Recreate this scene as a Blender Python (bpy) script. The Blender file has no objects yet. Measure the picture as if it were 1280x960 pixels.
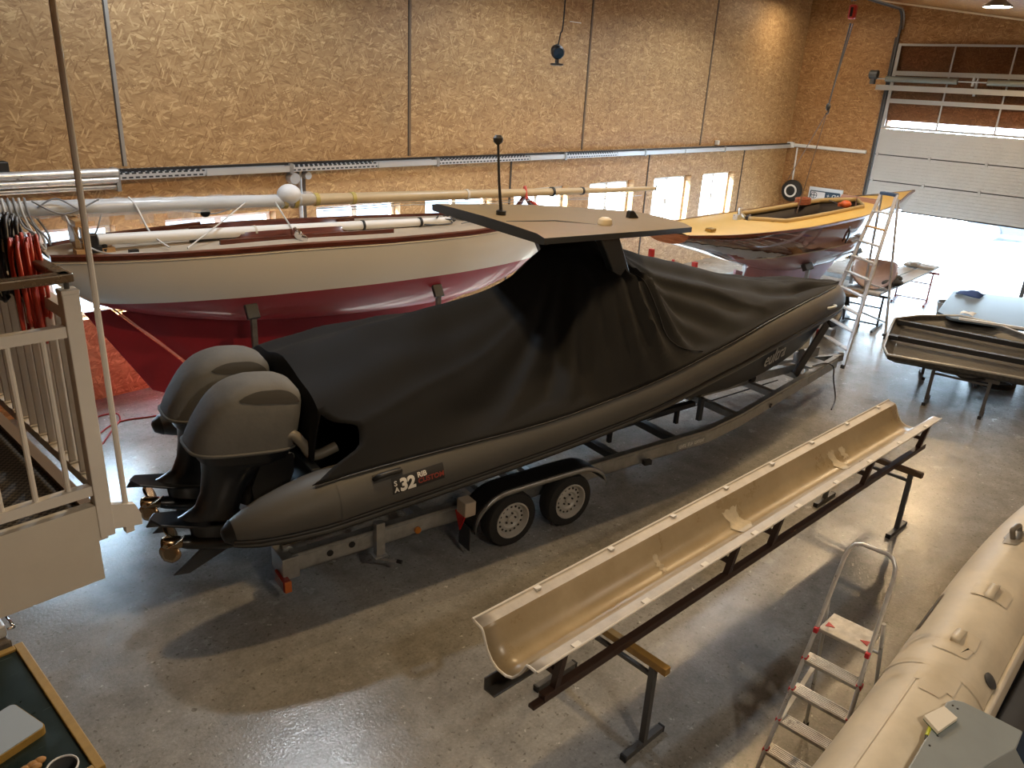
import bpy, bmesh, math, random
from math import sin, cos, pi, radians as rad, sqrt, atan2
from mathutils import Vector, Matrix, noise
random.seed(7)
sc = bpy.context.scene
COL = sc.collection

# ------------------------------------------------------------------ camera
H = 4.6                                   # eye height above the workshop floor
YAW, PITCH, ROLL, FPX = rad(42.183), rad(21.223), rad(-3.206), 975.0
fw = Vector((cos(YAW)*cos(PITCH), sin(YAW)*cos(PITCH), -sin(PITCH)))
r0 = Vector((sin(YAW), -cos(YAW), 0.0)); d0 = fw.cross(r0)
if d0.z > 0: d0 = -d0
RI = cos(ROLL)*r0 + sin(ROLL)*d0
DN = -sin(ROLL)*r0 + cos(ROLL)*d0
cam = bpy.data.cameras.new('camera'); camo = bpy.data.objects.new('camera', cam)
COL.objects.link(camo)
camo.matrix_world = Matrix(((RI.x, -DN.x, -fw.x, 0), (RI.y, -DN.y, -fw.y, 0), (RI.z, -DN.z, -fw.z, H), (0, 0, 0, 1)))
cam.sensor_width = 36; cam.lens = FPX/1280*36; cam.clip_start = .05; cam.clip_end = 300
sc.camera = camo
def ray(x, y): return (x-640)/FPX*RI + (y-480)/FPX*DN + fw
EYE = Vector((0, 0, H))
def onZ(x, y, z=0.): v = ray(x, y); return EYE + v*((z-H)/v.z)     # survey helpers: a sight line met with a known plane
def onY(x, y, Y): v = ray(x, y); return EYE + v*(Y/v.y)
def onX(x, y, X): v = ray(x, y); return EYE + v*(X/v.x)

# ------------------------------------------------------------------ mesh builder
class MB:
    def __init__(s): s.v = []; s.f = []; s.m = []; s.cm = 0
    def add(s, vs, fs):
        o = len(s.v); s.v += [Vector(p) for p in vs]; s.f += [[i+o for i in f] for f in fs]; s.m += [s.cm]*len(fs); return s
    def box(s, c, d, R=None):
        c = Vector(c); h = Vector(d)/2
        ps = [Vector((x*h.x, y*h.y, z*h.z)) for x in (-1, 1) for y in (-1, 1) for z in (-1, 1)]
        if R: ps = [R @ p for p in ps]
        return s.add([c+p for p in ps], [(0, 1, 3, 2), (4, 6, 7, 5), (0, 4, 5, 1), (2, 3, 7, 6), (0, 2, 6, 4), (1, 5, 7, 3)])
    def bar(s, a, b, w, h, up=(0, 0, 1)):
        a = Vector(a); b = Vector(b); x = (b-a).normalized(); y = Vector(up).cross(x)
        if y.length < 1e-4: y = Vector((0, 1, 0)).cross(x)
        if y.length < 1e-4: y = Vector((1, 0, 0))
        y.normalize(); z = x.cross(y)
        ps = [p + y*(i*w/2) + z*(j*h/2) for p in (a, b) for i, j in ((-1, -1), (1, -1), (1, 1), (-1, 1))]
        return s.add(ps, [(3, 2, 1, 0), (4, 5, 6, 7), (0, 1, 5, 4), (1, 2, 6, 5), (2, 3, 7, 6), (3, 0, 4, 7)])
    def loft(s, rings, closed=True, caps=True, cap0=None, cap1=None):
        n = len(rings[0]); fs = []; vs = [p for r in rings for p in r]
        for i in range(len(rings)-1):
            for j in range(n if closed else n-1):
                k = (j+1) % n
                fs.append((i*n+j, i*n+k, (i+1)*n+k, (i+1)*n+j))
        if caps if cap0 is None else cap0: fs.append(tuple(range(n-1, -1, -1)))
        if caps if cap1 is None else cap1: fs.append(tuple(range((len(rings)-1)*n, len(rings)*n)))
        return s.add(vs, fs)
    def tube(s, pts, r, n=8, caps=True, closed=False):
        pts = [Vector(p) for p in pts]; N = len(pts); rings = []
        rs = list(r) if isinstance(r, (list, tuple)) else [r]*N
        t0 = (pts[1]-pts[0]).normalized(); ref = Vector((0, 0, 1)) if abs(t0.z) < .9 else Vector((1, 0, 0))
        nrm = (ref - t0*ref.dot(t0)).normalized()
        for i in range(N):
            if closed: t = (pts[(i+1) % N]-pts[i-1])
            else: t = (pts[min(i+1, N-1)]-pts[max(i-1, 0)])
            if t.length < 1e-9: t = t0.copy()
            t.normalize(); nrm = nrm - t*nrm.dot(t)
            if nrm.length < 1e-6: nrm = t.orthogonal()
            nrm.normalize(); b = t.cross(nrm)
            rings.append([pts[i] + nrm*(rs[i]*cos(2*pi*k/n)) + b*(rs[i]*sin(2*pi*k/n)) for k in range(n)])
        if closed: rings.append(rings[0])
        return s.loft(rings, True, caps and not closed)
    def cyl(s, a, b, r, n=12, r2=None): return s.tube([a, b], [r, r if r2 is None else r2], n)
    def lathe(s, prof, c, axis=(0, 0, 1), n=20, caps=True):
        ax = Vector(axis).normalized(); u = ax.orthogonal().normalized(); w = ax.cross(u); c = Vector(c)
        return s.loft([[c + ax*z + u*(r*cos(2*pi*k/n)) + w*(r*sin(2*pi*k/n)) for k in range(n)] for r, z in prof], True, caps)
    def prism(s, poly, vec):
        vec = Vector(vec); n = len(poly); vs = [Vector(p) for p in poly] + [Vector(p)+vec for p in poly]
        return s.add(vs, [tuple(range(n-1, -1, -1)), tuple(range(n, 2*n))] + [(i, (i+1) % n, n+(i+1) % n, n+i) for i in range(n)])
    def grid(s, P):
        a = len(P); b = len(P[0])
        return s.add([p for r in P for p in r], [(i*b+j, i*b+j+1, (i+1)*b+j+1, (i+1)*b+j) for i in range(a-1) for j in range(b-1)])
    def ball(s, c, r, n=14, m=8):
        c = Vector(c); r = Vector(r) if not isinstance(r, (int, float)) else Vector((r, r, r))
        return s.loft([[c + Vector((r.x*sin(a)*cos(2*pi*k/n), r.y*sin(a)*sin(2*pi*k/n), r.z*cos(a))) for k in range(n)]
                       for a in [max(.02, min(pi-.02, pi*i/m)) for i in range(m+1)]])
    def xf(s, M): s.v = [M @ p for p in s.v]; return s

PM = {}                                    # world matrices of the roots, kept by hand
def obj(name, mb, mat, parent=None, smooth=35, bevel=0, frame=None, thick=0, subd=0, pos=None, weld=False):
    """Link a builder as one mesh object. Builder coordinates are world coordinates, or those of `frame`."""
    M = frame if frame is not None else Matrix.Identity(4)
    if parent is not None:
        root = parent
        while root.parent: root = root.parent
        L = PM[root.name].inverted() @ M
    else: L = M
    vs = [L @ p for p in mb.v]
    org = Vector((0, 0, 0))
    if parent is None:
        if pos is None:
            xs = [p.x for p in vs]; ys = [p.y for p in vs]; zs = [p.z for p in vs]
            org = Vector(((min(xs)+max(xs))/2, (min(ys)+max(ys))/2, min(zs)))
        else: org = Vector(pos)
    me = bpy.data.meshes.new(name)
    me.from_pydata([p-org for p in vs], [], mb.f)
    mats = mat if isinstance(mat, (list, tuple)) else [mat]
    for m in mats: me.materials.append(m)
    if len(mats) > 1: me.polygons.foreach_set('material_index', mb.m)
    bm = bmesh.new(); bm.from_mesh(me)
    if weld: bmesh.ops.remove_doubles(bm, verts=bm.verts, dist=1e-4)
    bmesh.ops.recalc_face_normals(bm, faces=bm.faces)
    bm.to_mesh(me); bm.free()
    if smooth:
        me.polygons.foreach_set('use_smooth', [True]*len(me.polygons))
        me.set_sharp_from_angle(angle=rad(smooth))
    me.update()
    o = bpy.data.objects.new(name, me); COL.objects.link(o); o.location = org
    if parent is not None: o.parent = parent
    else: PM[o.name] = Matrix.Translation(org)
    if thick:
        md = o.modifiers.new('thick', 'SOLIDIFY'); md.thickness = thick; md.offset = 0
    if bevel:
        md = o.modifiers.new('bevel', 'BEVEL'); md.width = bevel; md.segments = 2; md.limit_method = 'ANGLE'; md.angle_limit = rad(40)
    if subd:
        md = o.modifiers.new('sub', 'SUBSURF'); md.levels = subd; md.render_levels = subd
    return o
def tag(o, label=None, cat=None, group=None, kind=None):
    if label: o['label'] = label
    if cat: o['category'] = cat
    if group: o['group'] = group
    if kind: o['kind'] = kind
    return o
def thing(name, label, cat, M, group=None, kind=None):
    """An Empty at the base of a thing; M is a world matrix or a location."""
    if not isinstance(M, Matrix): M = Matrix.Translation(Vector(M))
    o = bpy.data.objects.new(name, None); COL.objects.link(o); o.empty_display_size = .2
    o.matrix_world = M; PM[o.name] = M.copy()
    return tag(o, label, cat, group, kind)
def struct(name, mb, mat, **k):
    return tag(obj(name, mb, mat, **k), kind='structure')
def copy_tree(o, M, label=None, group=None, parent=None):
    c = o.copy(); COL.objects.link(c)
    if parent is None:
        c.matrix_world = M; PM[c.name] = M.copy(); tag(c, label, None, group)
    else: c.parent = parent
    for ch in [x for x in bpy.data.objects if x.parent == o]: copy_tree(ch, None, parent=c)
    return c
def TR(x, y, z, a=0): return Matrix.Translation((x, y, z)) @ Matrix.Rotation(a, 4, 'Z')
def lerp(a, b, t): return a + (b-a)*t
def interp(tab, x):
    """piecewise-cubic-ish (smoothed linear) table lookup; tab = [(x, y...)...]"""
    if x <= tab[0][0]: return tab[0][1]
    if x >= tab[-1][0]: return tab[-1][1]
    n = len(tab)
    for i in range(n-1):
        a, b = tab[i], tab[i+1]
        if a[0] <= x <= b[0]:
            h = b[0]-a[0]; t = (x-a[0])/h
            def sl(j):
                if j == 0: return (tab[1][1]-tab[0][1])/(tab[1][0]-tab[0][0])
                if j == n-1: return (tab[-1][1]-tab[-2][1])/(tab[-1][0]-tab[-2][0])
                u = (tab[j][1]-tab[j-1][1])/(tab[j][0]-tab[j-1][0]); w = (tab[j+1][1]-tab[j][1])/(tab[j+1][0]-tab[j][0])
                return 0 if u*w <= 0 else 2*u*w/(u+w)
            m0, m1 = sl(i)*h, sl(i+1)*h
            return (2*t**3-3*t*t+1)*a[1] + (t**3-2*t*t+t)*m0 + (-2*t**3+3*t*t)*b[1] + (t**3-t*t)*m1
def smooth_path(pts, k=6):
    """Catmull-Rom through pts"""
    P = [Vector(p) for p in pts]; out = []
    for i in range(len(P)-1):
        p0 = P[max(i-1, 0)]; p1 = P[i]; p2 = P[i+1]; p3 = P[min(i+2, len(P)-1)]
        for j in range(k):
            t = j/k
            out.append(.5*((2*p1)+(p2-p0)*t+(2*p0-5*p1+4*p2-p3)*t*t+(3*p1-p0-3*p2+p3)*t**3))
    return out+[P[-1]]
def text_mb(body, size, extr=.002, font=None, align='LEFT', bold=0):
    cu = bpy.data.curves.new('txt', 'FONT'); cu.body = body; cu.size = size; cu.extrude = extr; cu.align_x = align; cu.resolution_u = 3; cu.offset = bold
    o = bpy.data.objects.new('txt', cu); COL.objects.link(o)
    dg = bpy.context.evaluated_depsgraph_get(); me = o.evaluated_get(dg).to_mesh()
    mb = MB(); mb.add([v.co.copy() for v in me.vertices], [tuple(p.vertices) for p in me.polygons])
    o.evaluated_get(dg).to_mesh_clear(); bpy.data.objects.remove(o); bpy.data.curves.remove(cu)
    return mb

# ------------------------------------------------------------------ materials
def srgb(r, g, b):
    f = lambda c: ((c/255+.055)/1.055)**2.4 if c/255 > .04045 else c/255/12.92
    return (f(r), f(g), f(b), 1)
def mat(name, col, rough=.5, metal=0, spec=.5, noise=0, nscale=8, bump=0, bscale=60, coat=0, nrough=0, dark=None, emit=0, emitcol=None, sheen=0):
    m = bpy.data.materials.new(name); m.use_nodes = True; nt = m.node_tree; N = nt.nodes; L = nt.links
    b = N['Principled BSDF']
    if len(col) == 3: col = (*col, 1)
    b.inputs['Base Color'].default_value = col; b.inputs['Roughness'].default_value = rough; b.inputs['Metallic'].default_value = metal
    b.inputs['Specular IOR Level'].default_value = spec; b.inputs['Coat Weight'].default_value = coat
    if sheen: b.inputs['Sheen Weight'].default_value = sheen
    if emit: b.inputs['Emission Color'].default_value = emitcol or col; b.inputs['Emission Strength'].default_value = emit
    tc = N.new('ShaderNodeTexCoord')
    if noise or nrough:
        nz = N.new('ShaderNodeTexNoise'); nz.inputs['Scale'].default_value = nscale; nz.inputs['Detail'].default_value = 6; nz.inputs['Roughness'].default_value = .65
        L.new(tc.outputs['Object'], nz.inputs['Vector'])
        if noise:
            mx = N.new('ShaderNodeMix'); mx.data_type = 'RGBA'
            d = dark or tuple(c*(1-noise) for c in col[:3])+(1,)
            if len(d) == 3: d = (*d, 1)
            mx.inputs[6].default_value = d; mx.inputs[7].default_value = col if dark else tuple(min(1, c*(1+noise*.6)) for c in col[:3])+(1,)
            mr = N.new('ShaderNodeMapRange'); mr.inputs[1].default_value = .3; mr.inputs[2].default_value = .7
            L.new(nz.outputs['Fac'], mr.inputs[0]); L.new(mr.outputs[0], mx.inputs[0]); L.new(mx.outputs[2], b.inputs['Base Color'])
        if nrough:
            mr2 = N.new('ShaderNodeMapRange'); mr2.inputs[3].default_value = max(.02, rough-nrough); mr2.inputs[4].default_value = min(1, rough+nrough)
            mr2.inputs[1].default_value = .3; mr2.inputs[2].default_value = .7
            L.new(nz.outputs['Fac'], mr2.inputs[0]); L.new(mr2.outputs[0], b.inputs['Roughness'])
    if bump:
        n2 = N.new('ShaderNodeTexNoise'); n2.inputs['Scale'].default_value = bscale; n2.inputs['Detail'].default_value = 4
        L.new(tc.outputs['Object'], n2.inputs['Vector'])
        bp = N.new('ShaderNodeBump'); bp.inputs['Strength'].default_value = bump; bp.inputs['Distance'].default_value = .01
        L.new(n2.outputs['Fac'], bp.inputs['Height']); L.new(bp.outputs[0], b.inputs['Normal'])
    return m
def osb(name, axis, gain=1.0, tint=(1, 1, 1)):
    """Oriented strand board: layers of long flakes at random angles over a tan ground. axis: 'X' = board in the x-z plane, 'Y' = in the y-z plane, 'Z' = flat"""
    m = bpy.data.materials.new(name); m.use_nodes = True; nt = m.node_tree; N = nt.nodes; L = nt.links
    b = N['Principled BSDF']; b.inputs['Roughness'].default_value = .55; b.inputs['Specular IOR Level'].default_value = .35
    g = N.new('ShaderNodeNewGeometry'); sp = N.new('ShaderNodeSeparateXYZ'); L.new(g.outputs['Position'], sp.inputs[0])
    cb = N.new('ShaderNodeCombineXYZ')
    pick = {'X': ('X', 'Z'), 'Y': ('Y', 'Z'), 'Z': ('X', 'Y')}[axis]
    L.new(sp.outputs[pick[0]], cb.inputs[0]); L.new(sp.outputs[pick[1]], cb.inputs[1])
    wn = N.new('ShaderNodeTexNoise'); wn.noise_dimensions = '2D'; wn.inputs['Scale'].default_value = 3.0; wn.inputs['Detail'].default_value = 2
    L.new(cb.outputs[0], wn.inputs['Vector'])
    ws = N.new('ShaderNodeVectorMath'); ws.operation = 'MULTIPLY_ADD'; ws.inputs[1].default_value = (.055, .055, 0)
    L.new(wn.outputs['Color'], ws.inputs[0]); L.new(cb.outputs[0], ws.inputs[2])
    base = None
    for i, (ang, sx, sy, lo, amt) in enumerate(((.1, 6, 26, .0, 1), (.75, 5.0, 30, .55, .8), (-.6, 5.0, 30, .55, .8), (.3, 4.5, 34, .62, .9), (-.25, 4.5, 34, .62, .9), (1.25, 5, 34, .74, .9), (-1.1, 6, 40, .78, 1.0))):
        mp = N.new('ShaderNodeMapping'); mp.vector_type = 'TEXTURE' if False else 'POINT'
        mp.inputs['Rotation'].default_value = (0, 0, ang); mp.inputs['Location'].default_value = (i*3.7, i*1.9, 0)
        L.new(ws.outputs[0], mp.inputs['Vector'])
        sc_ = N.new('ShaderNodeVectorMath'); sc_.operation = 'MULTIPLY'; sc_.inputs[1].default_value = (sx, sy, 1); L.new(mp.outputs[0], sc_.inputs[0])
        vo = N.new('ShaderNodeTexVoronoi'); vo.voronoi_dimensions = '2D'; vo.inputs['Scale'].default_value = 1; L.new(sc_.outputs[0], vo.inputs['Vector'])
        s2 = N.new('ShaderNodeSeparateColor'); L.new(vo.outputs['Color'], s2.inputs[0])
        cr = N.new('ShaderNodeValToRGB'); e = cr.color_ramp.elements
        tt = lambda c: tuple(min(1, c[k]*gain*tint[k]) for k in range(3))+(1,)
        e[0].position = 0; e[0].color = tt((.27, .145, .058)); e[1].position = 1; e[1].color = tt((.60, .40, .19))
        e.new(.35).color = tt((.37, .215, .09)); e.new(.8).color = tt((.44, .27, .12))
        L.new(s2.outputs[0], cr.inputs[0])
        if base is None: base = cr.outputs[0]
        else:
            gt = N.new('ShaderNodeMath'); gt.operation = 'GREATER_THAN'; gt.inputs[1].default_value = lo; L.new(s2.outputs[1], gt.inputs[0])
            # the flake's own outline: near its centre only
            ls = N.new('ShaderNodeMath'); ls.operation = 'LESS_THAN'; ls.inputs[1].default_value = .42; L.new(vo.outputs['Distance'], ls.inputs[0])
            ml = N.new('ShaderNodeMath'); ml.operation = 'MULTIPLY'; L.new(gt.outputs[0], ml.inputs[0]); L.new(ls.outputs[0], ml.inputs[1])
            m2 = N.new('ShaderNodeMath'); m2.operation = 'MULTIPLY'; m2.inputs[1].default_value = amt; L.new(ml.outputs[0], m2.inputs[0])
            mx = N.new('ShaderNodeMix'); mx.data_type = 'RGBA'; L.new(m2.outputs[0], mx.inputs[0]); L.new(base, mx.inputs[6]); L.new(cr.outputs[0], mx.inputs[7])
            base = mx.outputs[2]
    L.new(base, b.inputs['Base Color'])
    return m
def floor_mat():
    m = bpy.data.materials.new('painted_concrete'); m.use_nodes = True; nt = m.node_tree; N = nt.nodes; L = nt.links
    b = N['Principled BSDF']; g = N.new('ShaderNodeNewGeometry')
    def nz(scale, det=6, ro=.6, dist=0):
        n = N.new('ShaderNodeTexNoise'); n.inputs['Scale'].default_value = scale; n.inputs['Detail'].default_value = det; n.inputs['Roughness'].default_value = ro; n.inputs['Distortion'].default_value = dist
        L.new(g.outputs['Position'], n.inputs['Vector']); return n.outputs['Fac']
    def ramp(fac, stops):
        r = N.new('ShaderNodeValToRGB'); e = r.color_ramp.elements
        e[0].position, e[0].color = stops[0]; e[1].position, e[1].color = stops[-1]
        for p, c in stops[1:-1]: e.new(p).color = c
        L.new(fac, r.inputs[0]); return r.outputs[0]
    def mix(f, a, c, mode='MIX'):
        x = N.new('ShaderNodeMix'); x.data_type = 'RGBA'; x.blend_type = mode
        if isinstance(f, (int, float)): x.inputs[0].default_value = f
        else: L.new(f, x.inputs[0])
        L.new(a, x.inputs[6])
        if isinstance(c, tuple): x.inputs[7].default_value = c
        else: L.new(c, x.inputs[7])
        return x.outputs[2]
    k = lambda v: (v, v, v, 1)
    base = ramp(nz(.9, 9, .7, .5), [(.30, (.215, .21, .195, 1)), (.5, (.315, .31, .29, 1)), (.70, (.40, .395, .375, 1))])
    base = mix(1.0, base, ramp(nz(6, 8, .78), [(.28, k(.72)), (.72, k(1.16))]), 'MULTIPLY')
    base = mix(1.0, base, ramp(nz(38, 4, .7), [(.3, k(.80)), (.7, k(1.12))]), 'MULTIPLY')
    base = mix(ramp(nz(21, 4, .6), [(.61, k(0)), (.66, k(.9))]), base, (.15, .14, .125, 1))      # small dark chips
    base = mix(ramp(nz(13, 4, .6), [(.665, k(0)), (.70, k(.85))]), base, (.58, .575, .55, 1))     # worn pale flecks
    base = mix(ramp(nz(3.6, 9, .8, 1.2), [(.60, k(0)), (.72, k(.28))]), base, (.185, .17, .145, 1))  # stains
    base = mix(ramp(nz(2.3, 10, .85, .8), [(.62, k(0)), (.70, k(.12))]), base, (.47, .46, .44, 1))     # scuffed bare patches
    L.new(base, b.inputs['Base Color'])
    rr = N.new('ShaderNodeMapRange'); rr.inputs[1].default_value = .3; rr.inputs[2].default_value = .7; rr.inputs[3].default_value = .13; rr.inputs[4].default_value = .30
    L.new(nz(2.3, 6, .7), rr.inputs[0]); L.new(rr.outputs[0], b.inputs['Roughness'])
    b.inputs['Specular IOR Level'].default_value = .6
    bp = N.new('ShaderNodeBump'); bp.inputs['Strength'].default_value = .12; bp.inputs['Distance'].default_value = .02
    L.new(nz(40, 4, .6), bp.inputs['Height']); L.new(bp.outputs[0], b.inputs['Normal'])
    return m
def glass_mat(name, tint=(.95, .98, 1, 1), refl=.09):
    m = bpy.data.materials.new(name); m.use_nodes = True; nt = m.node_tree; N = nt.nodes; L = nt.links
    N.remove(N['Principled BSDF']); t = N.new('ShaderNodeBsdfTransparent'); t.inputs[0].default_value = tint
    gl = N.new('ShaderNodeBsdfGlossy'); gl.inputs['Roughness'].default_value = .03
    lw = N.new('ShaderNodeLayerWeight'); lw.inputs['Blend'].default_value = .5
    pw = N.new('ShaderNodeMath'); pw.operation = 'POWER'; pw.inputs[1].default_value = 5; L.new(lw.outputs['Facing'], pw.inputs[0])
    ma = N.new('ShaderNodeMath'); ma.operation = 'MULTIPLY_ADD'; ma.inputs[1].default_value = .6; ma.inputs[2].default_value = .04; L.new(pw.outputs[0], ma.inputs[0])
    mx = N.new('ShaderNodeMixShader'); L.new(ma.outputs[0], mx.inputs[0]); L.new(t.outputs[0], mx.inputs[1]); L.new(gl.outputs[0], mx.inputs[2])
    L.new(mx.outputs[0], N['Material Output'].inputs['Surface']); return m
def wood(name, c1, c2, scale=3, rough=.35, axis=0, coat=0, stretch=14):
    m = mat(name, c1, rough, coat=coat); nt = m.node_tree; N = nt.nodes; L = nt.links; b = N['Principled BSDF']
    tc = N.new('ShaderNodeTexCoord'); mp = N.new('ShaderNodeMapping'); s = [scale*stretch]*3; s[axis] = scale
    mp.inputs['Scale'].default_value = s; L.new(tc.outputs['Object'], mp.inputs[0])
    n = N.new('ShaderNodeTexNoise'); n.inputs['Scale'].default_value = 1; n.inputs['Detail'].default_value = 6; n.inputs['Distortion'].default_value = .6; L.new(mp.outputs[0], n.inputs['Vector'])
    r = N.new('ShaderNodeValToRGB'); r.color_ramp.elements[0].position = .35; r.color_ramp.elements[0].color = (*c2[:3], 1)
    r.color_ramp.elements[1].position = .65; r.color_ramp.elements[1].color = (*c1[:3], 1)
    L.new(n.outputs['Fac'], r.inputs[0]); L.new(r.outputs[0], b.inputs['Base Color']); return m
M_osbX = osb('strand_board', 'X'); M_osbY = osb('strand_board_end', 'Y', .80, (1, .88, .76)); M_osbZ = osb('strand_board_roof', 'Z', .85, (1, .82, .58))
M_floor = floor_mat()
M_glass = glass_mat('window_glass')
M_black = mat('black_plastic', (.012, .012, .013), .45)
M_rubber = mat('tyre_rubber', (.016, .016, .016), .75, bump=.2)
M_galv = mat('galvanised_steel', (.42, .43, .43), .42, .75, noise=.25, nscale=9, nrough=.12)
M_alu = mat('aluminium', (.66, .67, .68), .35, .55, noise=.15, nscale=12, nrough=.1)
M_chrome = mat('chrome', (.75, .75, .76), .14, 1)
M_white = mat('white_paint', (.78, .78, .76), .4)
M_offw = mat('off_white_paint', (.62, .58, .50), .5, noise=.1, nscale=3)
M_grey = mat('grey_paint', (.40, .41, .42), .45)
M_dkgrey = mat('dark_grey_metal', (.07, .072, .075), .5, .3)
M_red = mat('red_paint', (.45, .03, .025), .45)
M_mahog = wood('varnished_mahogany', (.17, .045, .02), (.08, .018, .009), 2.2, .14, coat=.6)
M_teak = wood('mahogany_trim', (.13, .03, .014), (.06, .014, .007), 3, .3, coat=.2)
M_pine = wood('pine', (.55, .34, .15), (.40, .23, .09), 4, .5)
# ================================================================== THE SETTING
WY, BX, X0, Y0 = 11.335, 24.94, -4.0, -5.0
def ceil_z(y): return 5.95 + .142*y
# floor and ground
struct('floor', MB().box(((X0+BX)/2, (Y0+WY)/2, -.1), (BX-X0+.6, WY-Y0+.6, .2)), M_floor, smooth=0)
M_snow = mat('snowy_ground', (.80, .86, .90), .8, noise=.08, nscale=.6)
struct('ground_outside', MB().box((85, 10, -.35), (119.2, 160, .28)), M_snow, smooth=0)
struct('ground_lane', MB().box((-12, 52, -.35), (74.6, 80, .28)), mat('shaded_lane', (.020, .026, .032), .8, noise=.2, nscale=.5), smooth=0)  # lane colour darkened as building shade, so the window view doesn't burn out
# long wall with its row of window openings
WIN = [(x, x+1.78) for x in (2.40, 4.88, 7.42, 9.80, 12.25, 14.82, 17.50, 19.92)]
WZ0, WZ1, WT = 1.20, 2.47, .34
mb = MB(); yc = WY+WT/2; top = ceil_z(WY)+.05
mb.box(((X0+BX)/2, yc, WZ0/2), (BX-X0, WT, WZ0)); mb.box(((X0+BX)/2, yc, (WZ1+top)/2), (BX-X0, WT, top-WZ1))
xs = [X0]+[v for w in WIN for v in w]+[BX]
for i in range(0, len(xs), 2): mb.box(((xs[i]+xs[i+1])/2, yc, (WZ0+WZ1)/2), (xs[i+1]-xs[i], WT, WZ1-WZ0))
struct('wall_left', mb, M_osbX, smooth=0)
# end wall with the big door opening
DY0, DY1, DZ = 3.40, 8.45, 4.10
mb = MB(); xc = BX+.17
mb.box((xc, (DY1+WY+WT)/2, top/2), (.34, WY+WT-DY1, top)); mb.box((xc, (Y0+DY0)/2, top/2), (.34, DY0-Y0, top))
mb.box((xc, (DY0+DY1)/2, (DZ+top)/2), (.34, DY1-DY0, top-DZ))
struct('wall_back', mb, M_osbY, smooth=0)
struct('wall_right', MB().box(((X0+BX)/2, Y0-.15, 2.7), (BX-X0, .3, 5.6)), M_osbX, smooth=0)
struct('wall_front', MB().box((X0-.15, (Y0+WY)/2, 3.8), (.3, WY-Y0+.6, 7.7)), M_osbY, smooth=0)
mb = MB(); y1 = WY+WT; poly = [(X0-.3, Y0-.3, ceil_z(Y0-.3)), (X0-.3, y1, ceil_z(y1)), (X0-.3, y1, ceil_z(y1)+.2), (X0-.3, Y0-.3, ceil_z(Y0-.3)+.2)]
struct('ceiling', mb.prism(poly, (BX-X0+.64, 0, 0)), M_osbZ, smooth=0)
# board joints of the long wall
M_seam = mat('joint_strip', (.33, .30, .26), .45, .3); M_seamd = mat('dark_joint', (.05, .035, .025), .7)
for i, x in enumerate((-.6, 4.42, 9.41, 14.40, 19.52)):
    mb = MB().box((x, WY-.006, (3.24+top)/2), (.045, .012, top-3.24)); mb.cm = 1; mb.box((x-.03, WY-.004, (3.24+top)/2), (.022, .008, top-3.24))
    struct('trim_%d' % (i+1), mb, [M_seam if i < 2 else mat('brown_joint', (.16, .10, .05), .6), M_seamd], smooth=0)
for i, x in enumerate((7.2, 12.1, 17.14, 22.1)):
    struct('trim_%d' % (i+6), MB().box((x, WY-.006, 1.6), (.05, .012, 3.1)), M_seamd, smooth=0)
# windows
M_pvc = mat('white_window_frame', (.85, .87, .88), .3)
for i, (a, b) in enumerate(WIN):
    y = WY+.22
    w = thing('window_%d' % (i+1), None, None, (a, y, WZ0), kind='structure')
    f = MB(); t = .07
    f.box(((a+b)/2, y, WZ0+t/2), (b-a, .07, t)); f.box(((a+b)/2, y, WZ1-t/2), (b-a, .07, t))
    f.box((a+t/2, y, (WZ0+WZ1)/2), (t, .07, WZ1-WZ0-2*t)); f.box((b-t/2, y, (WZ0+WZ1)/2), (t, .07, WZ1-WZ0-2*t))
    f.box(((a+b)/2, y, (WZ0+WZ1)/2), (.11, .07, WZ1-WZ0-2*t))
    obj('window_frame', f, M_pvc, w, 0, bevel=.006)
    for k in (0, 1):
        p0 = a+t if k == 0 else (a+b)/2+.055; p1 = (a+b)/2-.055 if k == 0 else b-t
        obj('window_pane', MB().box(((p0+p1)/2, y+.01, (WZ0+WZ1)/2), (p1-p0, .008, WZ1-WZ0-2*t)), M_glass, w, 0)
    obj('window_handle', MB().box(((a+b)/2+.02, y-.06, 1.8), (.03, .05, .12)), M_grey, w, 0)
# ---- sectional door, raised a third of the way
door = thing('door_1', None, None, (BX-.1, 6, 0), kind='structure')
M_doorp = mat('door_panel_grey', (.42, .43, .43), .45, noise=.04, nscale=2)
M_doora = mat('door_frame_alu', (.36, .355, .34), .45, .4)
PZ = [1.62, 2.40, 3.145, 3.88, 4.63, 5.37, 6.14]; ya, yb = 3.25, 8.56; dx = BX-.09
for i in range(3):
    z0, z1 = PZ[i]+.012, PZ[i+1]-.012; mb = MB()
    for j in range(8):                                     # ribbed sandwich panel
        a = lerp(z0, z1, j/8); b = lerp(z0, z1, (j+1)/8)
        mb.box((dx, (ya+yb)/2, (a+b)/2), (.045, yb-ya, b-a-.006)); mb.box((dx+.004, (ya+yb)/2, b), (.036, yb-ya, .012)) if j < 7 else None
    p = obj('door_panel', mb, M_doorp, door, 0)
    hb = MB(); hb.box((dx, (ya+yb)/2, PZ[i]), (.03, yb-ya, .05)); hb.box((dx-.018, (ya+yb)/2, PZ[i]), (.012, yb-ya, .028)); obj('panel_joint', hb, M_black, p, 0)
    for y in (8.50, 7.05, 5.59, 4.13):
        if i: obj('hinge', MB().box((dx-.03, y, PZ[i]), (.03, .07, .09)), M_galv, p, 0)
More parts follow.
